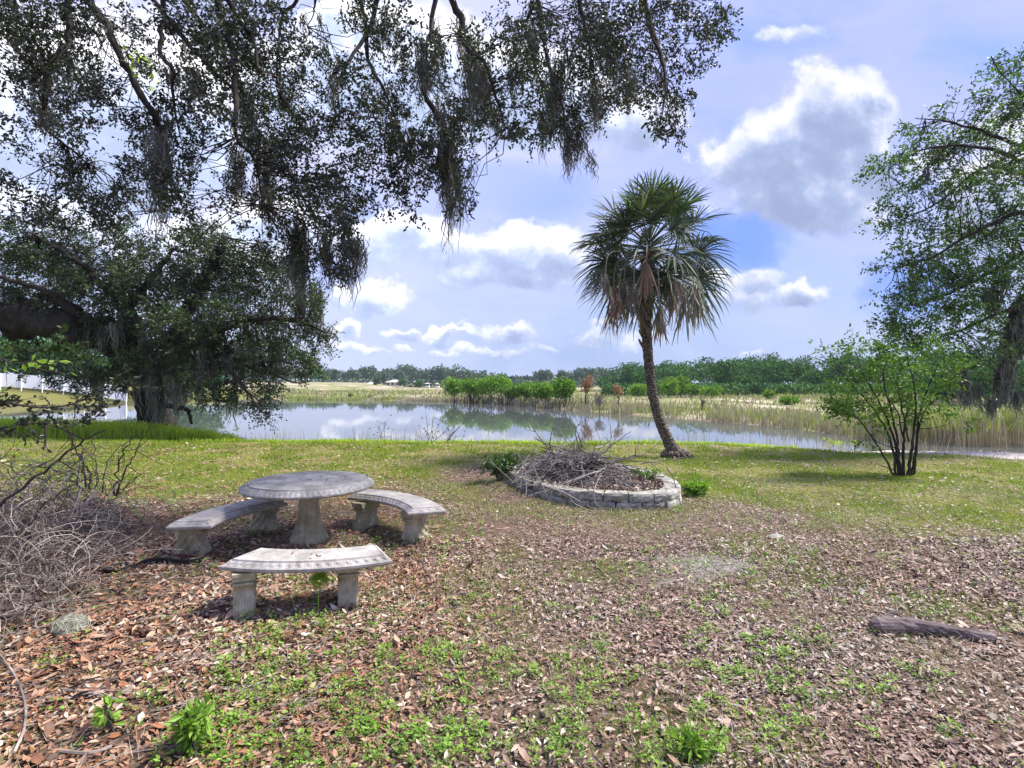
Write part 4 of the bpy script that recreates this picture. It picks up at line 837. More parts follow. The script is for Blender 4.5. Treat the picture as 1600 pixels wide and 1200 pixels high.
def bench(centre, ang, label, legs, half=R(23)):
    """centre of the arc, direction (radians) from that centre to the bench's middle"""
    Ri, Ro = 1.12, 1.50; H, Th = .395, .068
    z0 = gz1(centre[0] + 1.3 * math.cos(ang), centre[1] + 1.3 * math.sin(ang)) - .015
    bx_, by_ = centre[0] + 1.31 * math.cos(ang), centre[1] + 1.31 * math.sin(ang)
    e = empty('garden_bench', (bx_, by_, z0), label, 'bench', 'curved concrete benches round the table')
    def ring(ins, z_, n=72):   # closed outline of the seat inset by ins
        th = np.linspace(-half, half, n); ro, ri = Ro - ins, Ri + ins
        o1 = np.stack([ro * np.cos(th * (1 - ins / (ro * half))), ro * np.sin(th * (1 - ins / (ro * half)))], 1)
        i1 = np.stack([ri * np.cos(th[::-1] * (1 - ins / (ri * half))), ri * np.sin(th[::-1] * (1 - ins / (ri * half)))], 1)
        # straight ends subdivided
        e1 = np.linspace(o1[-1], i1[0], 16)[1:-1]; e2 = np.linspace(i1[-1], o1[0], 16)[1:-1]
        return np.vstack([o1, e1, i1, e2]), z_
    prof = [(.05, -Th), (.012, -Th), (.004, -Th + .006), (0, -Th + .014), (0, -Th + .028), (.010, -Th + .036), (.022, -.028), (.034, -.016), (.042, -.008), (.046, -.012), (.051, -.012), (.056, 0), (.075, 0)]
    c_, s_ = math.cos(ang), math.sin(ang); mb = MB(); rows = []
    for (ins, zz_) in prof:
        P2, _ = ring(ins, zz_); n = len(P2)
        if -.030 < zz_ < -.012:
            nrm = P2 - np.roll(P2, 1, 0); nrm = np.stack([nrm[:, 1], -nrm[:, 0]], 1); nrm = unit(nrm); P2 = P2 + nrm * (.009 * ((np.arange(n) // 2) % 2))[:, None]
        x_ = centre[0] + P2[:, 0] * c_ - P2[:, 1] * s_; y_ = centre[1] + P2[:, 0] * s_ + P2[:, 1] * c_
        rows.append(np.stack([x_, y_, np.full(n, z0 + H + zz_)], 1))
    Vv = np.array(rows); k = len(prof); i = np.arange(k - 1)[:, None] * n; j = np.arange(n)[None, :]; j2 = (j + 1) % n
    q = np.stack([i + j, i + j2, i + n + j2, i + n + j], -1).reshape(-1, 4)
    nth = 72   # caps as quad strips between outer and inner arcs
    caps = []
    for base_, flip in ((0, True), ((k - 1) * n, False)):
        for a_ in range(nth - 1):
            A_, B_ = a_, a_ + 1; i0 = nth + 14; Ai, Bi = i0 + nth - 1 - A_, i0 + nth - 1 - B_
            f4 = (base_ + A_, base_ + B_, base_ + Bi, base_ + Ai); caps.append(f4[::-1] if flip else f4)
    # end slivers
    mb.add(Vv.reshape(-1, 3), np.vstack([q, np.array(caps)]))
    seat = mb.build('seat', M['conc_seat'], e)
    # legs: scrolled slabs set radially
    for (cx_, cy_, ax_, ay_) in legs:
        ur = unit(np.array([ax_, ay_], float)); ut = np.array([-ur[1], ur[0]])
        Hh = H - Th
        pr = [(0, .155), (.03, .163), (.06, .160), (.09, .146), (.12, .128), (.15, .112), (.18, .102), (.205, .104), (.225, .114), (.232, .134), (.242, .148), (.250, .152), (.258, .146), (.263, .124), (.270, .122), (.274, .150), (Hh - .025, .152), (Hh - .02, .160), (Hh + .002, .160)]
        nz_ = len(pr); na_ = 25; mb = MB(); V_ = []
        for (z_, hl) in pr:
            hw = .066 if z_ < .262 else .074
            # rounded rectangle outline with fluted end faces
            pts = []
            us = np.linspace(-1, 1, na_)
            fl = np.where(z_ < .255, .006 * np.abs(np.sin(us * math.pi * 3.5)), 0)
            for u_, f_ in zip(us, fl): pts.append((hl - f_ - .004 * (abs(u_) > .95), u_ * hw))
            ls = np.linspace(1, -1, na_); wave = .006 * np.sin(ls * 9 + z_ * 60) * (z_ < .25) + .004 * np.cos(ls * 15 - z_ * 45) * (z_ < .25)
            for l_, w_ in zip(ls[1:-1], wave[1:-1]): pts.append((hl * l_, hw + w_))
            for u_, f_ in zip(us[::-1], fl[::-1]): pts.append((-hl + f_ + .004 * (abs(u_) > .95), u_ * hw))
            for l_, w_ in zip(ls[::-1][1:-1], wave[::-1][1:-1]): pts.append((hl * l_, -hw - w_))
            pts = np.array(pts); V_.append(np.stack([cx_ + pts[:, 0] * ur[0] + pts[:, 1] * ut[0], cy_ + pts[:, 0] * ur[1] + pts[:, 1] * ut[1], np.full(len(pts), z0 + z_ - .01)], 1))
        V_ = np.array(V_); n = V_.shape[1]; i = np.arange(nz_ - 1)[:, None] * n; j = np.arange(n)[None, :]; j2 = (j + 1) % n
        q = np.stack([i + j, i + j2, i + n + j2, i + n + j], -1).reshape(-1, 4)
        ctr = np.array([[cx_, cy_, z0 - .01], [cx_, cy_, z0 + Hh - .008]]); VV = np.vstack([V_.reshape(-1, 3), ctr]); jj_ = np.arange(n)
        t = np.vstack([np.stack([np.full(n, nz_ * n), (jj_ + 1) % n, jj_], -1), np.stack([np.full(n, nz_ * n + 1), (nz_ - 1) * n + jj_, (nz_ - 1) * n + (jj_ + 1) % n], -1)])
        mb.add(VV, q, t); mb.build('leg', M['conc_leg'], e, smooth=False)
    return e
def bdir(c, m_): return math.atan2(m_[1] - c[1], m_[0] - c[0])
bench((-1.57, 5.18), bdir((-1.57, 5.18), (-1.42, 3.69)), 'nearest curved concrete bench, seen from its outer side in front of the table', [(-1.89, 3.85, .40, -.92), (-1.215, 4.03, .285, -.96)])
bench((-1.55, 4.95), bdir((-1.55, 4.95), (-2.63, 5.29)) - R(1), 'curved concrete bench to the left of the table, beside the grey tangle of vines', [(-3.0, 5.10, -1, .06), (-2.69, 5.92, -.97, .25)], R(25.5))
bench((-2.08, 4.95), R(47.2), 'curved concrete bench to the right of the table, partly hidden under its rim', [(-.995, 5.62, .5, .85), (-1.62, 6.06, .45, .9)], R(29.5))

# ------------------------------------------------------------------ stone ring with brush pile
rz = float(np.mean(gz(RINGP[:, 0], RINGP[:, 1]))) - .02
ringE = empty('fire_ring', (1.15, 8.4, rz), 'low oval ring of two courses of grey concrete blocks beside the palm', 'fire ring')
cl_ = np.vstack([RINGP, RINGP[:1]]); sg = np.r_[0, np.cumsum(np.linalg.norm(np.diff(cl_, axis=0)[:, :2], axis=1))]; tot = sg[-1]; NB = 27
def on_ring(s_):
    s_ = s_ % tot; x_ = np.interp(s_, sg, cl_[:, 0]); y_ = np.interp(s_, sg, cl_[:, 1]); s2_ = (s_ + .02) % tot
    t_ = unit(np.array([np.interp(s2_, sg, cl_[:, 0]) - x_, np.interp(s2_, sg, cl_[:, 1]) - y_])) if s2_ > s_ else on_ring(s_ - .03)[1]
    return np.array([x_, y_]), t_
for course in (0, 1):
    for i in range(NB):
        s0 = (i + .5 * course) * tot / NB; p_, t_ = on_ring(s0); nrm_ = np.array([t_[1], -t_[0]])
        if (p_ - np.array([1.15, 8.4])) @ nrm_ < 0: nrm_ = -nrm_
        L = tot / NB * .5 - .006 - .003 * RNG.random(); hgt = .108; dep = .21
        z_ = rz + course * (hgt + .003); off = -.012 * course + RNG.normal(0, .006)
        # split-faced block: rough outer face, bevelled edges
        nu, nw = 7, 5; mb = MB(); us = np.linspace(-1, 1, nu); ws = np.linspace(0, 1, nw); pts = []
        for w_ in ws:
            for u_ in us:
                edge = max(abs(u_), abs(2 * w_ - 1)); bul = .018 * (1 - edge ** 4) + RNG.normal(0, .004)
                pts.append((u_ * (L - .004 * (abs(2 * w_ - 1) > .9)), off + bul, w_ * hgt + (RNG.normal(0, .003) if w_ in (0, 1) else 0)))
        for w_ in ws:
            for u_ in us: pts.append((u_ * (L - .022) , off - dep, w_ * hgt))
        pts = np.array(pts); c2 = p_; yaw = RNG.normal(0, .03); t2 = t_ * math.cos(yaw) + nrm_ * math.sin(yaw); n2_ = nrm_ * math.cos(yaw) - t_ * math.sin(yaw)
        V = np.stack([c2[0] + pts[:, 0] * t2[0] + pts[:, 1] * n2_[0], c2[1] + pts[:, 0] * t2[1] + pts[:, 1] * n2_[1], z_ + pts[:, 2]], 1)
        N_ = nu * nw; q = []
        for a_ in range(nw - 1):
            for b_ in range(nu - 1):
                k0 = a_ * nu + b_; q.append((k0, k0 + 1, k0 + nu + 1, k0 + nu)); q.append((N_ + k0, N_ + k0 + nu, N_ + k0 + nu + 1, N_ + k0 + 1))
        for b_ in range(nu - 1): q.append((b_, N_ + b_, N_ + b_ + 1, b_ + 1)); k0 = (nw - 1) * nu + b_; q.append((k0, k0 + 1, N_ + k0 + 1, N_ + k0))
        for a_ in range(nw - 1): k0 = a_ * nu; q.append((k0, k0 + nu, N_ + k0 + nu, N_ + k0)); k0 = a_ * nu + nu - 1; q.append((k0, N_ + k0, N_ + k0 + nu, k0 + nu))
        mb.add(V, q); ob = mb.build('block', M['block'], ringE, origin=(float(p_[0]), float(p_[1]), z_)); 
        # outward normals
        import bmesh as _bm
        bm_ = _bm.new(); bm_.from_mesh(ob.data); _bm.ops.recalc_face_normals(bm_, faces=bm_.faces); bm_.to_mesh(ob.data); bm_.free()
# soil fill
mb = MB(); n = len(RINGP); cxy = np.array([1.15, 8.4]); rows = []
for k_ in np.linspace(.02, 1, 14): P2 = cxy + (RINGP[:, :2] - cxy) * (.93 * k_); rows.append(np.stack([P2[:, 0], P2[:, 1], rz + .12 + .10 * (1 - k_ ** 2) + (fbm(P2[:, 0], P2[:, 1], 61, 4, 3) - .5) * .08], 1))
Vv = np.array(rows); i = np.arange(13)[:, None] * n; j = np.arange(n)[None, :]; j2 = (j + 1) % n
mb.add(Vv.reshape(-1, 3), np.stack([i + j, i + j2, i + n + j2, i + n + j], -1).reshape(-1, 4))
M['soil'] = solid_mat('dark_soil', [(.05, .032, .026), (.12, .08, .06), (.22, .15, .12)], 25, .95, 1, 60, .02, space='W')
mb.build('soil_fill', M['soil'], ringE)
def rand_in_ring(n, k=.88):
    a = RNG.random(n); pr = RINGP[(a * len(RINGP)).astype(int)][:, :2]; return cxy + (pr - cxy) * (k * RNG.random((n, 1)) ** .5)
mb = MB(); Pq = rand_in_ring(5200); leaves(mb, np.stack([Pq[:, 0], Pq[:, 1], rz + .17 + .05 * RNG.random(len(Pq))+ .05*(1-np.hypot(*(Pq-cxy).T))], 1), unit(RNG.normal(size=(len(Pq), 3)) * [1, 1, .35]), .055, .012, six=False)
tag(mb.build('leaf_pile', M['litter']), 'brown dead leaves lying inside the block ring', 'leaf litter', kind='stuff')
# brush pile
mb = MB(); top = np.array([.98, 8.35, rz + .2])
def crooked(mb, p, d_, L, r0, kink=.22, branch=2, seg=7, up=0.0, sides=4):
    P = [p]; dcur = unit(d_)
    for k_ in range(seg): dcur = unit(dcur + RNG.normal(0, kink, 3) + np.array([0, 0, up])); P.append(P[-1] + dcur * L / seg)
    P = np.array(P); P[:, 2] = np.maximum(P[:, 2], gz1(p[0], p[1]) + .01) if p[1] < 14 else P[:, 2]
    tube(mb, P, np.linspace(r0, r0 * .35, len(P)), sides, False)
    for _ in range(branch):
        k_ = RNG.integers(1, seg - 1); crooked(mb, P[k_], P[k_ + 1] - P[k_] + RNG.normal(0, .6, 3) * L / seg, L * RNG.uniform(.25, .5), r0 * .6, kink, 0, 4, up, 3)
for _ in range(760):
    a = RNG.uniform(0, 2 * math.pi); rad = abs(RNG.normal(0, .48)); c_ = top + np.array([math.cos(a) * rad * 1.05, math.sin(a) * rad * 1.25, 0]); hmax = .31 * math.exp(-(rad / .62) ** 2)
    c_[2] += RNG.uniform(0, 1) * hmax + .02; az = RNG.uniform(0, 2 * math.pi); L = RNG.uniform(.35, 1.1)
    slope = -.35 * math.cos(az - a) * min(1, rad * 1.6); d_ = np.array([math.cos(az), math.sin(az), slope + RNG.normal(0, .12)]); crooked(mb, c_ - unit(d_) * L * .5, d_, L, RNG.uniform(.004, .011), .16, 1, 6)
for (px, py, qx, qy, L) in [(870,720,845,662,.55),(860,700,818,668,.5),(900,705,862,664,.5),(905,700,880,650,.55),(940,710,970,680,.5),(950,720,1030,700,.7),(960,715,1025,712,.7),(930,700,985,690,.6),(890,715,850,705,.6),(985,730,1040,735,.5),(880,700,835,690,.5),(955,700,945,678,.3),(1000,712,975,700,.35),(910,700,900,668,.4),(1000,725,1060,722,.5)]:
    d = 8.2 + RNG.normal(0, .3); p = W(px, py, d); q = W(qx, qy, d + RNG.normal(0, .2)); crooked(mb, p, q - p, np.linalg.norm(q - p) * 1.15, .010, .14, 2, 7)
tag(mb.build('brush_pile', M['dry_stick'], origin=tuple(float(v) for v in top)), 'heap of bare grey sticks and branches inside the block ring', 'brush pile', kind='stuff')
# --- leafy shrub on the left of the ring, tufts
def shrub(name, x, y, rx, ry, h, leafL, n, mat, label, cat, stems=14, mats=None):
    z_ = gz1(x, y); e = empty(name, (x, y, z_), label, cat); ms = MB(); ml_ = MB()
    for _ in range(stems):
        a = RNG.uniform(0, 2 * math.pi); q = np.array([x + math.cos(a) * rx * RNG.uniform(.3, 1), y + math.sin(a) * ry * RNG.uniform(.3, 1), z_ + h * RNG.uniform(.6, 1.05)])
        P = spline(np.array([[x + RNG.normal(0, .04), y + RNG.normal(0, .04), z_ - .02], [(x * .6 + q[0] * .4), (y * .6 + q[1] * .4), z_ + h * .55], q]), 5); tube(ms, P, np.linspace(.008, .003, len(P)), 4, False)
        k = n // stems; t = RNG.uniform(.25, 1, k); Pi = np.stack([np.interp(t, np.linspace(0, 1, len(P)), P[:, c_]) for c_ in range(3)], 1)
        d_ = unit(RNG.normal(size=(k, 3)) + [0, 0, .25]); leaves(ml_, Pi + d_ * .015, d_, leafL * RNG.uniform(.6, 1.3, k), leafL * .19)
    ml_.build('foliage', mat, e); ms.build('stems', M['twig'], e); return e
shrub('shrub', -.20, 8.75, .46, .36, .42, .095, 800, M['dark_weed'], 'dark green leafy shrub leaning on the left end of the block ring', 'shrub', 22)
shrub('weed_clump', 2.62, 7.75, .22, .2, .17, .08, 800, M['weed'], 'bright green weed tuft on the lawn at the right end of the block ring', 'weed', 24)
shrub('weed_clump', 2.0, 8.2, .3, .25, .36, .05, 500, M['weed'], 'low green weed growing inside the right end of the block ring', 'weed', 16)
X, Y = G(300, 1175); shrub('weed_clump', X, Y, .12, .10, .20, .055, 320, M['weed'], 'tallest leafy green weed at the bottom left of the foreground', 'weed', 9)
X, Y = G(1090, 1195); shrub('weed_clump', X, Y, .10, .08, .10, .05, 160, M['weed'], 'green weed at the bottom edge right of the middle', 'weed', 9)
X, Y = G(165, 1150); shrub('weed_clump', X, Y, .05, .05, .14, .05, 50, M['weed'], 'small weed sprig alone in the leaves at the lower left', 'weed', 4)
# feathery dog fennel under the front bench
X, Y = G(497, 958); z_ = gz1(X, Y); e = empty('fennel_weed', (X, Y, z_), 'single feathery lime green weed on a thin stalk in front of the nearest bench', 'weed')
mb = MB(); tube(mb, np.array([[X, Y, z_], [X + .003, Y, z_ + .12], [X + .01, Y, z_ + .21]]), [.004, .0035, .003], 5, False); mb.build('stem', M['lime_leaf'], e)
mb = MB(); n = 420; u = sphere_pts(n) * RNG.random((n, 1)) ** .4 * [.075, .075, .055]; leaves(mb, np.array([X + .01, Y, z_ + .23]) + u * .4, unit(u + [0, 0, .02]), .05, .0028); mb.build('foliage', M['lime_leaf'], e)

# --- bare shrubs at the water edge
def bare_shrub(base_px, d, tips, label, r0=.012, buds=True):
    b0 = W(*base_px, d); b0[2] = gz1(b0[0], d); e = empty('bare_shrub', b0, label, 'shrub'); mb = MB(); m2 = MB()
    for (tx, ty) in tips:
        q = W(tx, ty, d + RNG.normal(0, .15)); s0 = b0 + np.array([RNG.normal(0, .05), 0, 0]); P = spline(np.array([s0, s0 * .55 + q * .45 + RNG.normal(0, .05, 3), q]), 5); tube(mb, P, np.linspace(r0, r0 * .4, len(P)), 4, False)
        for _ in range(5):
            k = RNG.integers(2, len(P) - 1); dv = unit(P[k] - P[k - 1] + RNG.normal(0, .35, 3)); L = RNG.uniform(.12, .4); tube(mb, np.array([P[k], P[k] + dv * L * .5 + RNG.normal(0, .01, 3), P[k] + dv * L]), [r0 * .45, r0 * .4, r0 * .3], 3, False)
            if buds: leaves(mb, np.array([P[k] + dv * L] * 3), sphere_pts(3), .05, .018)
    mb.build('stems', M['dry_stick'], e)
bare_shrub((668, 700), 16.0, [(665,640),(678,650),(690,655),(655,665),(700,668)], 'bare twiggy shrub standing at the water edge left of the shrub with forked stems', .010)
bare_shrub((695, 700), 15.7, [(720,665),(726,660),(705,672),(712,680)], 'bare forked shrub at the water edge, leaning right beside the brush pile', .011)
bare_shrub((597, 700), 16.0, [(592,655),(600,658),(604,662),(596,668)], 'slender dry weed stalks at the water edge above the table', .007)
X0 = W(914, 700, 14.6); mb = MB(); n = 90; t = RNG.random(n); C = X0 * [1, 1, 0] + np.stack([RNG.normal(0, .10, n) * (1.1 - t), RNG.normal(0, .1, n), gz1(X0[0], 14.6) + t * .62], 1)
e = empty('dead_conifer_sapling', (X0[0], 14.6, gz1(X0[0], 14.6)), 'small pinkish brown dead sapling at the water edge behind the brush pile', 'sapling'); leaves(mb, C, unit(RNG.normal(size=(n, 3)) + [0, 0, .3]), .09, .012); mb.build('foliage', M['palm_dead'], e); mb = MB(); tube(mb, np.array([[X0[0], 14.6, gz1(X0[0], 14.6)], [X0[0], 14.6, gz1(X0[0], 14.6) + .65]]), [.012, .004], 4, False); mb.build('stem', M['twig'], e)

# ------------------------------------------------------------------ tangle of vines at the left
mb = MB()
for _ in range(1500):
    y_ = RNG.uniform(3.1, 6.3); x_ = np.interp(y_, [3.1, 4, 5, 6.3], [-3.0, -3.2, -3.7, -4.6]) - abs(RNG.normal(0, .75)); 
    hm = np.interp(y_, [3.1, 4.2, 5.5, 6.3], [.28, .62, .80, .75]) * min(1, .25 + (np.interp(y_, [3.1, 4, 5, 6.3], [-3.0, -3.2, -3.7, -4.6]) - x_) * 1.3)
    z_ = gz1(x_, y_) + .02 + RNG.random() ** 1.5 * hm; d_ = unit(RNG.normal(size=3) * [1, 1, .5]); seg = 9; P = [np.array([x_, y_, z_])]; curl = RNG.normal(0, .28, 3)
    L = RNG.uniform(.3, .95)
    for k_ in range(seg): d_ = unit(d_ + np.cross(curl, d_) + RNG.normal(0, .10, 3) + [0, 0, -.08]); P.append(P[-1] + d_ * L / seg)
    P = np.array(P); gzp = gz1(x_, y_) + .01; P[:, 2] = np.maximum(P[:, 2], gzp); tube(mb, P, np.linspace(.0042, .0018, len(P)) * RNG.uniform(.6, 1.4), 3, False)
tag(mb.build('vine_tangle', M['vine']), 'matted heap of dry grey vines at the left edge', 'vines', kind='stuff')
# dark woody shrub with bare arching stems rising from the tangle
b0 = np.array([-5.1, 6.6, 0]); b0[2] = gz1(b0[0], b0[1]); e = empty('woody_shrub', b0, 'thorny looking bare shrub with dark arching stems behind the vine heap', 'shrub'); mb = MB()
for (pts, r0) in [([(135,762),(128,720),(112,690),(98,655)],.013),([(140,765),(138,735),(122,715),(108,700)],.014),([(180,775),(184,735),(195,700),(225,672)],.012),([(182,775),(196,735),(208,712),(228,680)],.012),([(178,770),(200,758),(222,742)],.010),([(150,760),(150,720),(144,690),(150,662)],.008),
                  ([(130,765),(100,740),(70,730),(40,735)],.010),([(160,770),(170,720),(200,690),(245,665)],.007),([(120,760),(130,700),(140,690)],.007)]:
    d = 6.4 + RNG.normal(0, .2); P = spline(np.array([W(a_, b_, d) for a_, b_ in pts]), 5); P[1:-1] += RNG.normal(0, .012, (len(P) - 2, 3)); tube(mb, P, np.linspace(r0, r0 * .3, len(P)), 4, False)
    for _ in range(6):
        k = RNG.integers(2, len(P) - 1); dv = unit(P[k] - P[k - 1] + RNG.normal(0, .5, 3)); L = RNG.uniform(.1, .45); tube(mb, np.array([P[k], P[k] + dv * L * .5 + RNG.normal(0, .02, 3), P[k] + dv * L + [0, 0, -.02]]), [r0 * .4, r0 * .3, .001], 3, False)
mb.build('stems', M['twig'], e)
mb = MB()
for (pts, r0, d) in [([(-40,830),(0,790),(60,745),(112,700),(165,672)],.016,4.4),([(-30,700),(0,690)],.01,4.4),([(112,700),(118,640),(125,610)],.006,4.4),([(40,860),(60,800),(95,770),(150,742)],.008,4.6),([(70,700),(75,640),(72,620)],.010,4.8)]:
    P = spline(np.array([W(a_, b_, d) for a_, b_ in pts]), 5); P[1:-1] += RNG.normal(0, .01, (len(P) - 2, 3)); tube(mb, P, np.linspace(r0, r0 * .4, len(P)), 5, False)
    for _ in range(5):
        k = RNG.integers(1, len(P) - 1); dv = unit(P[k] - P[k - 1] + RNG.normal(0, .55, 3)); L = RNG.uniform(.1, .35); tube(mb, np.array([P[k], P[k] + dv * L * .5 + RNG.normal(0, .02, 3), P[k] + dv * L]), [r0 * .4, r0 * .3, .001], 3, False)
o_ = mb.build('fallen_branch', M['twig']); tag(o_, 'long dark branch slanting up out of the vine heap at the left edge', 'branch')
# pale curved sticks bottom left
for (pts, r0, lab) in [([(-10,1020),(20,1060),(38,1105),(38,1150),(22,1190)],.006,'pale curved bare stick at the bottom left edge'),([(95,1087),(150,1095),(198,1112)],.005,'short pale straight stick lying right of the curved stick'),([(175,1180),(140,1190),(95,1188)],.008,'weathered flat stick lying at the bottom left corner')]:
    P = []
    for (a_, b_) in pts: X, Y = G(a_, b_); P.append([X, Y, gz1(X, Y) + .03])
    mb = MB(); tube(mb, spline(np.array(P), 6), r0, 6, True, .1); tag(mb.build('stick', M['vine']), lab, 'stick')
# grey moss ball
X, Y = G(110, 985); n = 1500; u = sphere_pts(n) * RNG.random((n, 1)) ** .3 * [.11, .10, .09]; u[:, 2] = np.abs(u[:, 2]); mb = MB(); leaves(mb, np.array([X, Y, gz1(X, Y) + .01]) + u, unit(np.cross(u, RNG.normal(size=(n, 3)))), .06, .0022)
M['pale_moss'] = leaf_mat('pale_moss', [(.36, .36, .33), (.50, .50, .46), (.66, .66, .62)], .9, .3, .1, 8)
tag(mb.build('moss_clump', M['pale_moss'], origin=(X, Y, 0)), 'rounded clump of pale grey moss fallen on the leaves below the vine heap', 'moss clump')
# buried pot rim
X, Y = G(182, 892); mb = MB(); lathe(mb, [(.07, -.02), (.085, .03), (.09, .045), (.083, .045), (.075, .0), (.01, -.01)], 40, None, (X, Y, gz1(X, Y))); tag(mb.build('plant_pot', M['flat_dark'], smooth=True), 'shallow black plastic pot half buried left of the left bench', 'pot')
mb = MB(); P = []  # low black strip modelled in place of the shadow by the bench's near leg
for (a_, b_) in [(205,893),(228,884),(252,882),(290,884),(320,880)]: X, Y = G(a_, b_); P.append([X, Y, gz1(X, Y) + .02])
P = spline(np.array(P), 5); V = []; 
for p in P: V += [p + [0, 0, -.03], p + [0, 0, .035], p + [0, .012, .035], p + [0, .012, -.03]]
q = [(4 * i + a_, 4 * i + (a_ + 1) % 4, 4 * (i + 1) + (a_ + 1) % 4, 4 * (i + 1) + a_) for i in range(len(P) - 1) for a_ in range(4)]; mb.add(V, q + [(0, 3, 2, 1), tuple(4 * (len(P) - 1) + a_ for a_ in range(4))]); tag(mb.build('shadow_strip', M['flat_dark']), 'low black strip standing in for the bench shadow beside the near leg of the left bench', 'shadow strip')

# --- log on the right
p0 = np.array([*G(1362, 990), 0]); p1 = np.array([*G(1556, 1003), 0]); p0[2] = gz1(*p0[:2]) + .045; p1[2] = gz1(*p1[:2]) + .035
log = empty('fallen_log', (p0 + p1) / 2, 'weathered dark grey branch lying on the leaves at the lower right', 'log')
t = np.linspace(0, 1, 22)[:, None]; P = p0 * (1 - t) + p1 * t; P[:, 1] += .02 * np.sin(t[:, 0] * 3.1); P[:, 2] += .012 * np.sin(t[:, 0] * 5)
mb = MB(); tube(mb, P, np.interp(t[:, 0], [0, .04, .25, .6, .95, 1], [.030, .050, .052, .042, .036, .020]), 16, True, .10)
M['log'] = solid_mat('weathered_log', [(.06, .046, .045), (.15, .12, .115), (.30, .25, .235)], 9, .9, 1.0, 30, .02, (.4, 1, 1), .25, space='W'); mb.build('bark', M['log'], log)
mb = MB(); q = p0 + np.array([.10, .04, .03]); tube(mb, np.array([q, q + [.09, .02, .03], q + [.16, .01, -.01]]), [.018, .016, .004], 6, True, .1); mb.build('bark_flap', M['log'], log)
# pale flat stone + small dark spots
X, Y = G(1213, 840); mb = MB(); lathe(mb, [(.085, -.01), (.09, .004), (.08, .014), (.05, .02), (.01, .021)], 22, lambda a, z_: .2 * np.sin(a * 2) + .08 * np.sin(a * 5 + 1), (X, Y, gz1(X, Y))); tag(mb.build('flat_stone', M['conc_seat'], smooth=True), 'small pale flat stone on the bare ground right of centre', 'stone')

# --- near leafy twigs at the left edge (dark leaves in front of the bank)
def leafy_branch(name, label, pts, d, mat, leafL, n, r0=.010, side=8):
    P = spline(np.array([W(a_, b_, d + k * .08) for k, (a_, b_) in enumerate(pts)]), 6); e = empty(name, P[0], label, 'branch'); mt_ = MB(); ml_ = MB(); tube(mt_, P, np.linspace(r0, .002, len(P)), 5, False)
    for _ in range(side):
        k = RNG.integers(1, len(P) - 1); dv = unit(unit(P[min(k + 1, len(P) - 1)] - P[k]) + RNG.normal(0, .55, 3) * [1, 1, .7]); L = RNG.uniform(.12, .42); Q = np.array([P[k], P[k] + dv * L * .5 + RNG.normal(0, .015, 3), P[k] + dv * L]); tube(mt_, Q, [.004, .003, .0015], 3, False)
        m_ = n // side; t = RNG.random(m_)[:, None]; C = P[k] + dv * t * L + RNG.normal(0, .015, (m_, 3)); leaves(ml_, C, unit(dv + RNG.normal(0, .9, (m_, 3))), leafL * RNG.uniform(.6, 1.2, m_), leafL * .24)
    mt_.build('twigs', M['twig'], e); ml_.build('leaves', mat, e); return e
leafy_branch('oak_branch', 'drooping branch with small dark leaves crossing the left edge before the bank', [(-60,640),(0,630),(60,636),(110,632),(160,612),(190,600)], 4.2, M['near_leaf'], .052, 420, .010, 16)
leafy_branch('oak_branch', 'lower leafy branch at the left edge ending above the green bank', [(-60,660),(0,668),(50,660),(100,668),(140,655)], 3.9, M['near_leaf'], .050, 300, .008, 12)
leafy_branch('oak_branch', 'upper branch of mixed green and reddish leaves at the left edge', [(-60,540),(0,545),(50,550),(100,545),(140,560)], 5.0, M['dark_weed'], .06, 420, .008, 14)
leafy_branch('lime_branch', 'twig of bright lime green leaves at the left edge under the heavy limb', [(-40,560),(10,562),(40,568),(70,560)], 4.0, M['lime_leaf'], .07, 26, .004, 6)
leafy_branch('leafy_sprig', 'bright green leaf sprig hanging among the boughs at the upper left', [(180,50),(190,75),(202,90),(215,92)], 4.2, M['lime_leaf'], .06, 20, .003, 4)

# ------------------------------------------------------------------ white fence on the left shore
fe = empty('white_fence', (-42, 56, 0), 'long white panel fence running down to the far left shore', 'fence')
NPN = 14
fd = lambda px: np.interp(px, [-260, 198], [45.5, 54.0])
ztop = lambda px: EYE - (np.interp(px, [-260, 0, 100, 198], [572, 583, 590, 606]) - 600) / F * fd(px)
zbot = lambda px: EYE - (np.interp(px, [-260, 0, 50, 100, 198], [598, 604, 607, 611, 627]) - 600) / F * fd(px)
for i in range(NPN):
    a_ = 198 - i * 458 / NPN; b_ = 198 - (i + 1) * 458 / NPN; mb = MB(); xa, xb = (a_ - 800) / F * fd(a_), (b_ - 800) / F * fd(b_); ya, yb_ = fd(a_), fd(b_)
    V = [(xa, ya, zbot(a_)), (xb, yb_, zbot(b_)), (xb, yb_, ztop(b_)), (xa, ya, ztop(a_)), (xa, ya + .06, zbot(a_)), (xb, yb_ + .06, zbot(b_)), (xb, yb_ + .06, ztop(b_)), (xa, ya + .06, ztop(a_))]
    mb.add(V, [(1, 0, 3, 2), (4, 5, 6, 7), (0, 4, 7, 3), (5, 1, 2, 6), (2, 3, 7, 6), (5, 4, 0, 1)]); mb.build('panel', M['white'], fe)
mb = MB()
for i in range(NPN + 1):
    a_ = 198 - i * 458 / NPN; xa = (a_ - 800) / F * fd(a_); tube(mb, np.array([[xa, fd(a_) - .07, zbot(a_) - .3], [xa, fd(a_) - .07, ztop(a_) - .02]]), .05, 4, True)
mb.build('posts', M['white'], fe)
# black drum at the water edge
c_ = W(194, 664, 19.4); mb = MB(); lathe(mb, [(.22, 0), (.24, .03), (.24, .26), (.22, .30), (.02, .31)], 24, None, (c_[0], 19.0, gz1(c_[0], 19.0))); tag(mb.build('barrel', M['flat_dark'], smooth=True), 'black rounded drum on the bank at the foot of the mossy oak', 'barrel')

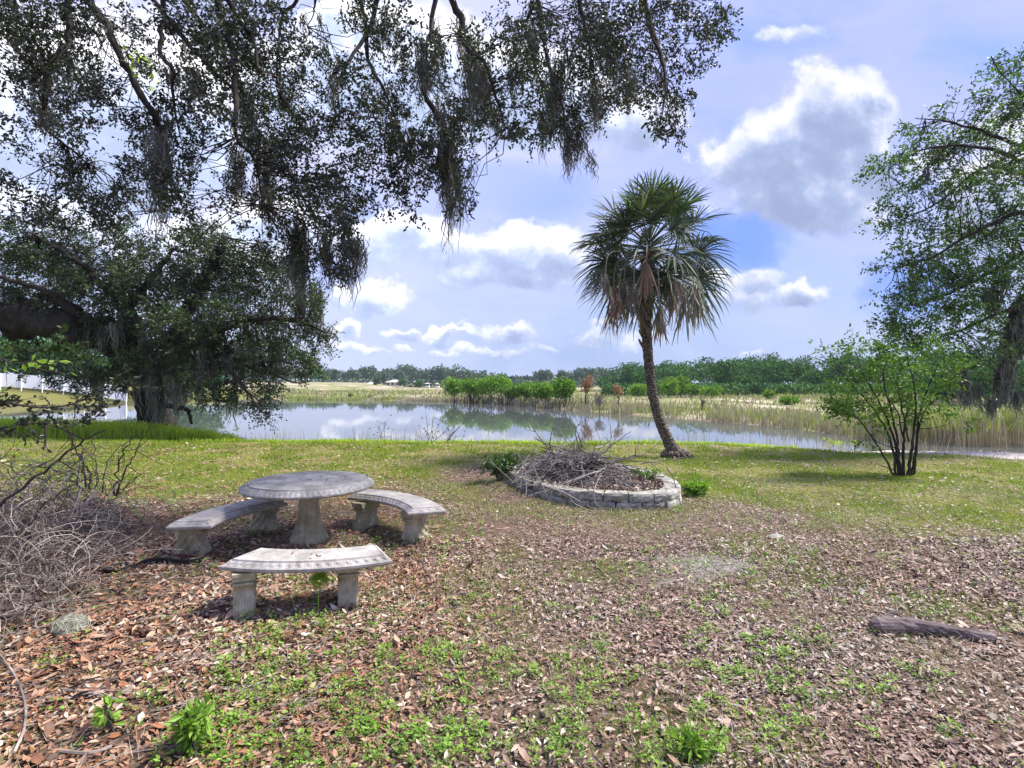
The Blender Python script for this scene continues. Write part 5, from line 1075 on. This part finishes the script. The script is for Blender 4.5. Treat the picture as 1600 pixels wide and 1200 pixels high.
# ------------------------------------------------------------------ distant and middle-distance trees
def far_crown(mb, c, rx, rz, lobes, q_per, s, ry=None):
    ry = ry or rx
    for _ in range(lobes):
        u = sphere_pts(1)[0] * RNG.random() ** .5; u[2] = u[2] * .8 + .05; lc = np.array(c) + u * [rx * .72, ry * .72, rz * .72]; lr = np.array([rx, ry, rz]) * RNG.uniform(.28, .5)
        pts = lc + sphere_pts(q_per) * lr * RNG.uniform(.75, 1.08, (q_per, 1)); leaves(mb, pts, sphere_pts(q_per), s * RNG.uniform(.6, 1.4, q_per), s * .34)
# far treeline (one mass)
def gzs(x, y): return gz1(x, y)
mb = MB(); mbt = MB()
for i in range(150):
    px = RNG.uniform(180, 1000); d = RNG.uniform(235, 300); X = (px - 800) / F * d; h = RNG.uniform(6.6, 9.6) * (1 + .22 * math.sin(px * .021) + .12 * math.sin(px * .09)); rx = h * RNG.uniform(.42, .65)
    far_crown(mb, (X, d, gzs(X, d) + h * .55), rx, h * .5, 9, 48, 1.15); 
    if i % 3 == 0: tube(mbt, np.array([[X, d - rx * .4, gzs(X, d)], [X, d, h * .6]]), .25, 4, False)
n = 5000; px = RNG.uniform(150, 1000, n); d = RNG.uniform(228, 240, n); X = (px - 800) / F * d; leaves(mb, np.stack([X, d, RNG.uniform(0, 3.2, n) + .2], 1), sphere_pts(n), 1.3, .5)
tag(mb.build('distant_treeline', M['far_leaf']), 'far blue green treeline beyond the marsh on the left and centre', 'treeline', kind='stuff')
# right woodland mass
mb = MB()
prof = lambda px: np.interp(px, [900, 950, 980, 1020, 1060, 1100, 1160, 1220, 1270, 1330, 1400, 1500, 1700], [583, 571, 563, 566, 556, 560, 555, 552, 560, 551, 548, 546, 544])
for i in range(135):
    px = RNG.uniform(925, 1760); d = RNG.uniform(76, 112) * (1.0 if px > 1000 else 1.25); X = (px - 800) / F * d; topz = EYE + (600 - prof(px)) / F * d; h = (topz - gzs(X, d)) * RNG.choice([RNG.uniform(.45, .7), RNG.uniform(.8, 1.12)]); rx = h * RNG.uniform(.38, .7)
    far_crown(mb, (X, d, gzs(X, d) + h * .60), rx, h * .44, 9, 120, .36)
n = 12000; px = RNG.uniform(940, 1760, n); d = RNG.uniform(73, 78, n); X = (px - 800) / F * d; leaves(mb, np.stack([X, d, RNG.uniform(-.2, 1.6, n)], 1), sphere_pts(n), .45, .17)
for i in range(70):   # nearer scrub at the far right, behind the oak
    px = RNG.uniform(1440, 1800); d = RNG.uniform(42, 60); X = (px - 800) / F * d; h = RNG.uniform(2.6, 4.6); far_crown(mb, (X, d, gzs(X, d) + h * .5), h * .5, h * .48, 9, 60, .34)
tag(mb.build('woodland', M['wood_leaf']), 'dense mixed woodland along the right side of the marsh', 'woodland', kind='stuff')
# greenery above the white fence
mb = MB()
for i in range(46):
    px = RNG.uniform(-200, 330); d = RNG.uniform(58, 75); X = (px - 800) / F * d; h = RNG.uniform(4.6, 8.2); far_crown(mb, (X, d, gzs(X, d) + h * .55), h * .55, h * .5, 10, 70, .38)
tag(mb.build('hedge', M['wood_leaf']), 'dark green hedge of bushes behind the white fence', 'hedge', kind='stuff')
def one_tree(name, px, ybase, ytop, d, rxp, mat, label, cat='tree', lobes=16, q=80, s=.2, trunk=True, crown_from=.3, grp=None, stems=1):
    X = (px - 800) / F * d; z0 = max(gz1(X, d), WL - .1); zt = EYE + (600 - ytop) / F * d; h = zt - z0; rx = rxp / F * d
    e = empty(name, (X, d, z0), label, cat, grp); mb = MB(); cz = z0 + h * (crown_from + (1 - crown_from) / 2); far_crown(mb, (X, d, cz), rx, h * (1 - crown_from) / 2 * 1.05, lobes, q, s, rx); mb.build('crown', mat, e)
    mb = MB()
    for _ in range(stems):
        sx = RNG.normal(0, rx * .35) if stems > 1 else 0; P = np.array([[X + sx * .5, d, z0 - .1], [X + sx * .8 + RNG.normal(0, .05) * h, d, z0 + h * .4], [X + sx * 1.3, d, z0 + h * .8]]); tube(mb, spline(P, 4), np.linspace(.03, .01, 9) * h ** .8 * (.6 if stems > 1 else 1), 5, False)
    for _ in range(8): a = RNG.uniform(0, 6.28); tube(mb, np.array([[X, d, z0 + h * .4], [X + math.cos(a) * rx * .7, d + math.sin(a) * rx * .7, z0 + h * RNG.uniform(.5, .9)]]), [.012 * h ** .8, .004 * h ** .8], 3, False)
    mb.build('trunk', M['twig'], e); return e
GW = 'green willows along the far bank'
for (px, yt, rx, d, lab) in [(708,588,22,58,'leftmost rounded green willow on the far bank, left of a small gap'),(740,589,24,55,'second green willow from the left on the far bank'),(772,584,31,53,'broad tall green willow on the far bank with a strong reflection below it'),
                         (822,596,21,49,'low green willow just right of the broad one on the far bank'),(850,594,22,46,'green willow in the middle of the right hand row on the far bank'),(880,590,23,43,'tallest green willow next to the rust coloured tree'),(800,602,15,51,'small green bush in the dip between the willow groups')]:
    one_tree('willow_tree', px, 630, yt, d, rx, M['willow_leaf'], lab, grp=GW, lobes=26, q=95, s=.22, crown_from=.22, stems=6)
one_tree('cypress_tree', 917, 640, 584, 42, 12, M['rust_leaf'], 'rust orange tree right of the green willows on the far bank', lobes=14, q=34, s=.15, crown_from=.35)
one_tree('cypress_tree', 966, 640, 598, 38, 11, M['rust_leaf'], 'sparse pale orange dying tree left of the palm trunk on the far bank', lobes=9, q=16, s=.16, crown_from=.45, stems=2)
one_tree('bush', 937, 645, 612, 36, 9, M['palm_dead_grey'], 'dull brown dead bush at the waterline between the orange trees', 'bush', lobes=8, q=30, s=.12, crown_from=.1)
for (px, yt, rx, d, lab) in [(1000,598,19,70,'bright green bushy tree left of the palm trunk at the marsh edge'),(1047,587,20,68,'bright green rounded tree right of the palm trunk at the marsh edge'),(1066,585,11,70,'upright bright green tree at the marsh edge'),(1085,599,15,67,'pale green bush beside the lone lime bush at the marsh edge'),(1112,602,16,64,'lime green rounded bush in front of the dark woodland'),(1203,611,10,60,'small green sapling before the dark woodland'),(1232,621,14,46,'small yellow green tree standing in the marsh grass')]:
    one_tree('marsh_tree', px, 620, yt, d, rx, M['willow_leaf'], lab, lobes=14, q=80, s=.30, crown_from=.15, stems=3)
one_tree('marsh_tree', 1180, 612, 598, 71, 12, M['wood_leaf'], 'grey green tree at the foot of the woodland', lobes=12, q=60, s=.4, crown_from=.1)
for (px, yt, rx, d, lab) in [(1125,566,17,120,'flat topped pine rising above the middle of the woodland'),(1195,562,18,120,'flat topped pine at the high point of the woodland'),(1165,564,14,125,'slender pine between the two flat topped pines'),(990,570,20,125,'spreading tree crown at the left end of the woodland, left of the palm'),(1045,567,14,125,'rounded crown just right of the palm trunk at the skyline')]:
    one_tree('pine_tree', px, 618, yt, d, rx, M['far_leaf'], lab, lobes=12, q=40, s=.6, crown_from=.62)
for (px, yt, rx, d, lab) in [(589,590,4.5,210,'small dark round tree left of the pale house'),(629,589,6.5,205,'dark rounded tree right of the pale house'),(655,593,6,200,'dark ball shaped tree farther right of the pale house'),(500,578,20,190,'green tree at the left end of the far field'),(576,618,9,66,'yellow green bush on the far left bank'),(548,612,4,67,'small pale tuft of tall grass by the yellow green bush')]:
    one_tree('field_tree', px, 605, yt, d, rx, M['wood_leaf'] if d > 100 else M['reed_green'], lab, lobes=10, q=60, s=.8 if d > 100 else .2, crown_from=.05)
one_tree('river_birch', 1505, 655, 560, 32, 10, M['moss'], 'pale slender mossy tree behind the right hand oak', lobes=5, q=18, s=.2, crown_from=.7)
one_tree('marsh_shrub', 1098, 650, 622, 34, 4, M['palm_dead_grey'], 'grey forked dead shrub at the waterline right of the palm', 'shrub', lobes=4, q=20, s=.12, crown_from=.4, stems=4)
shrub('marsh_bush', (1325-800)/F*17.6, 17.6, .9, .5, .75, .12, 1600, M['bank_grass'], 'pale green bush at the water edge behind the small many-stemmed tree', 'bush', 30)

# far houses
def house(px0, px1, ybase, yeave, yridge, d, label, wall, roof, dep=8):
    x0, x1 = (px0 - 800) / F * d, (px1 - 800) / F * d; zb = EYE - (ybase - 600) / F * d - .5; ze = EYE - (yeave - 600) / F * d; zr = EYE - (yridge - 600) / F * d
    e = empty('house', ((x0 + x1) / 2, d, zb), label, 'house'); mb = MB(); V = [(x, y, z) for z in (zb, ze) for (x, y) in ((x0, d), (x1, d), (x1, d + dep), (x0, d + dep))]
    mb.add(V, [(0, 1, 5, 4), (1, 2, 6, 5), (2, 3, 7, 6), (3, 0, 4, 7)]); mb.build('wall', wall, e)
    mb = MB(); o2 = .4; xm0, xm1 = x0 + dep * .3, x1 - dep * .3; mb.add([(x0 - o2, d - o2, ze), (x1 + o2, d - o2, ze), (x1 + o2, d + dep + o2, ze), (x0 - o2, d + dep + o2, ze), (xm0, d + dep / 2, zr), (xm1, d + dep / 2, zr)], [(0, 1, 5, 4), (2, 3, 4, 5)], [(1, 2, 5), (3, 0, 4)]); mb.build('roof', roof, e)
    for k in range(3):
        cx_ = x0 + (x1 - x0) * (k + .5) / 3; wv = .55; mb = MB(); z_ = zb + (ze - zb) * .45; hh_ = (ze - zb) * .4; V = [(cx_ - wv, d - .05, z_), (cx_ + wv, d - .05, z_), (cx_ + wv, d - .05, z_ + hh_), (cx_ - wv, d - .05, z_ + hh_), (cx_ - wv, d + .02, z_), (cx_ + wv, d + .02, z_), (cx_ + wv, d + .02, z_ + hh_), (cx_ - wv, d + .02, z_ + hh_)]
        mb.add(V, [(0, 1, 2, 3), (4, 0, 3, 7), (1, 5, 6, 2), (3, 2, 6, 7), (4, 5, 1, 0)]); mb.build('window', M['flat_dark'], e)
M['cream'] = solid_mat('cream_wall', [(.62, .55, .46), (.72, .66, .58)], 1, .8, 0); M['roofm'] = solid_mat('pale_roof', [(.50, .48, .44), (.62, .6, .56)], 1, .8, 0)
house(603, 624, 603, 597, 593, 222, 'cream house with a pale roof across the far field', M['cream'], M['roofm'])
house(570, 586, 603, 599.5, 597, 224, 'long low pale shed left of the cream house', M['white'], M['roofm'], 6)
house(664, 670, 603, 599.5, 598, 214, 'tiny white shed at the right end of the far field', M['white'], M['roofm'], 3)
house(680, 685, 603, 600, 598.6, 214, 'tiny white shed just left of the green willows', M['white'], M['roofm'], 3)

# ------------------------------------------------------------------ haze: one closed box of thin even air
mb = MB(); x0, x1, y0, y1, z0_, z1_ = -1000, 1000, -80, 1700, -6, 16
mb.add([(x, y, z) for z in (z0_, z1_) for (x, y) in ((x0, y0), (x1, y0), (x1, y1), (x0, y1))], [(3, 2, 1, 0), (4, 5, 6, 7), (0, 1, 5, 4), (1, 2, 6, 5), (2, 3, 7, 6), (3, 0, 4, 7)])
hm_ = bpy.data.materials.new('haze'); hm_.use_nodes = True; hn = NT(hm_.node_tree); hn.n.clear(); ho = hn.node('ShaderNodeOutputMaterial'); pv = hn.node('ShaderNodeVolumePrincipled')
pv.inputs['Color'].default_value = (.80, .88, 1.0, 1); pv.inputs['Density'].default_value = .0003; pv.inputs['Anisotropy'].default_value = 0
hn.l.new(pv.outputs[0], ho.inputs['Volume']); tag(mb.build('haze', hm_), 'thin pale haze over the marsh', kind='stuff')
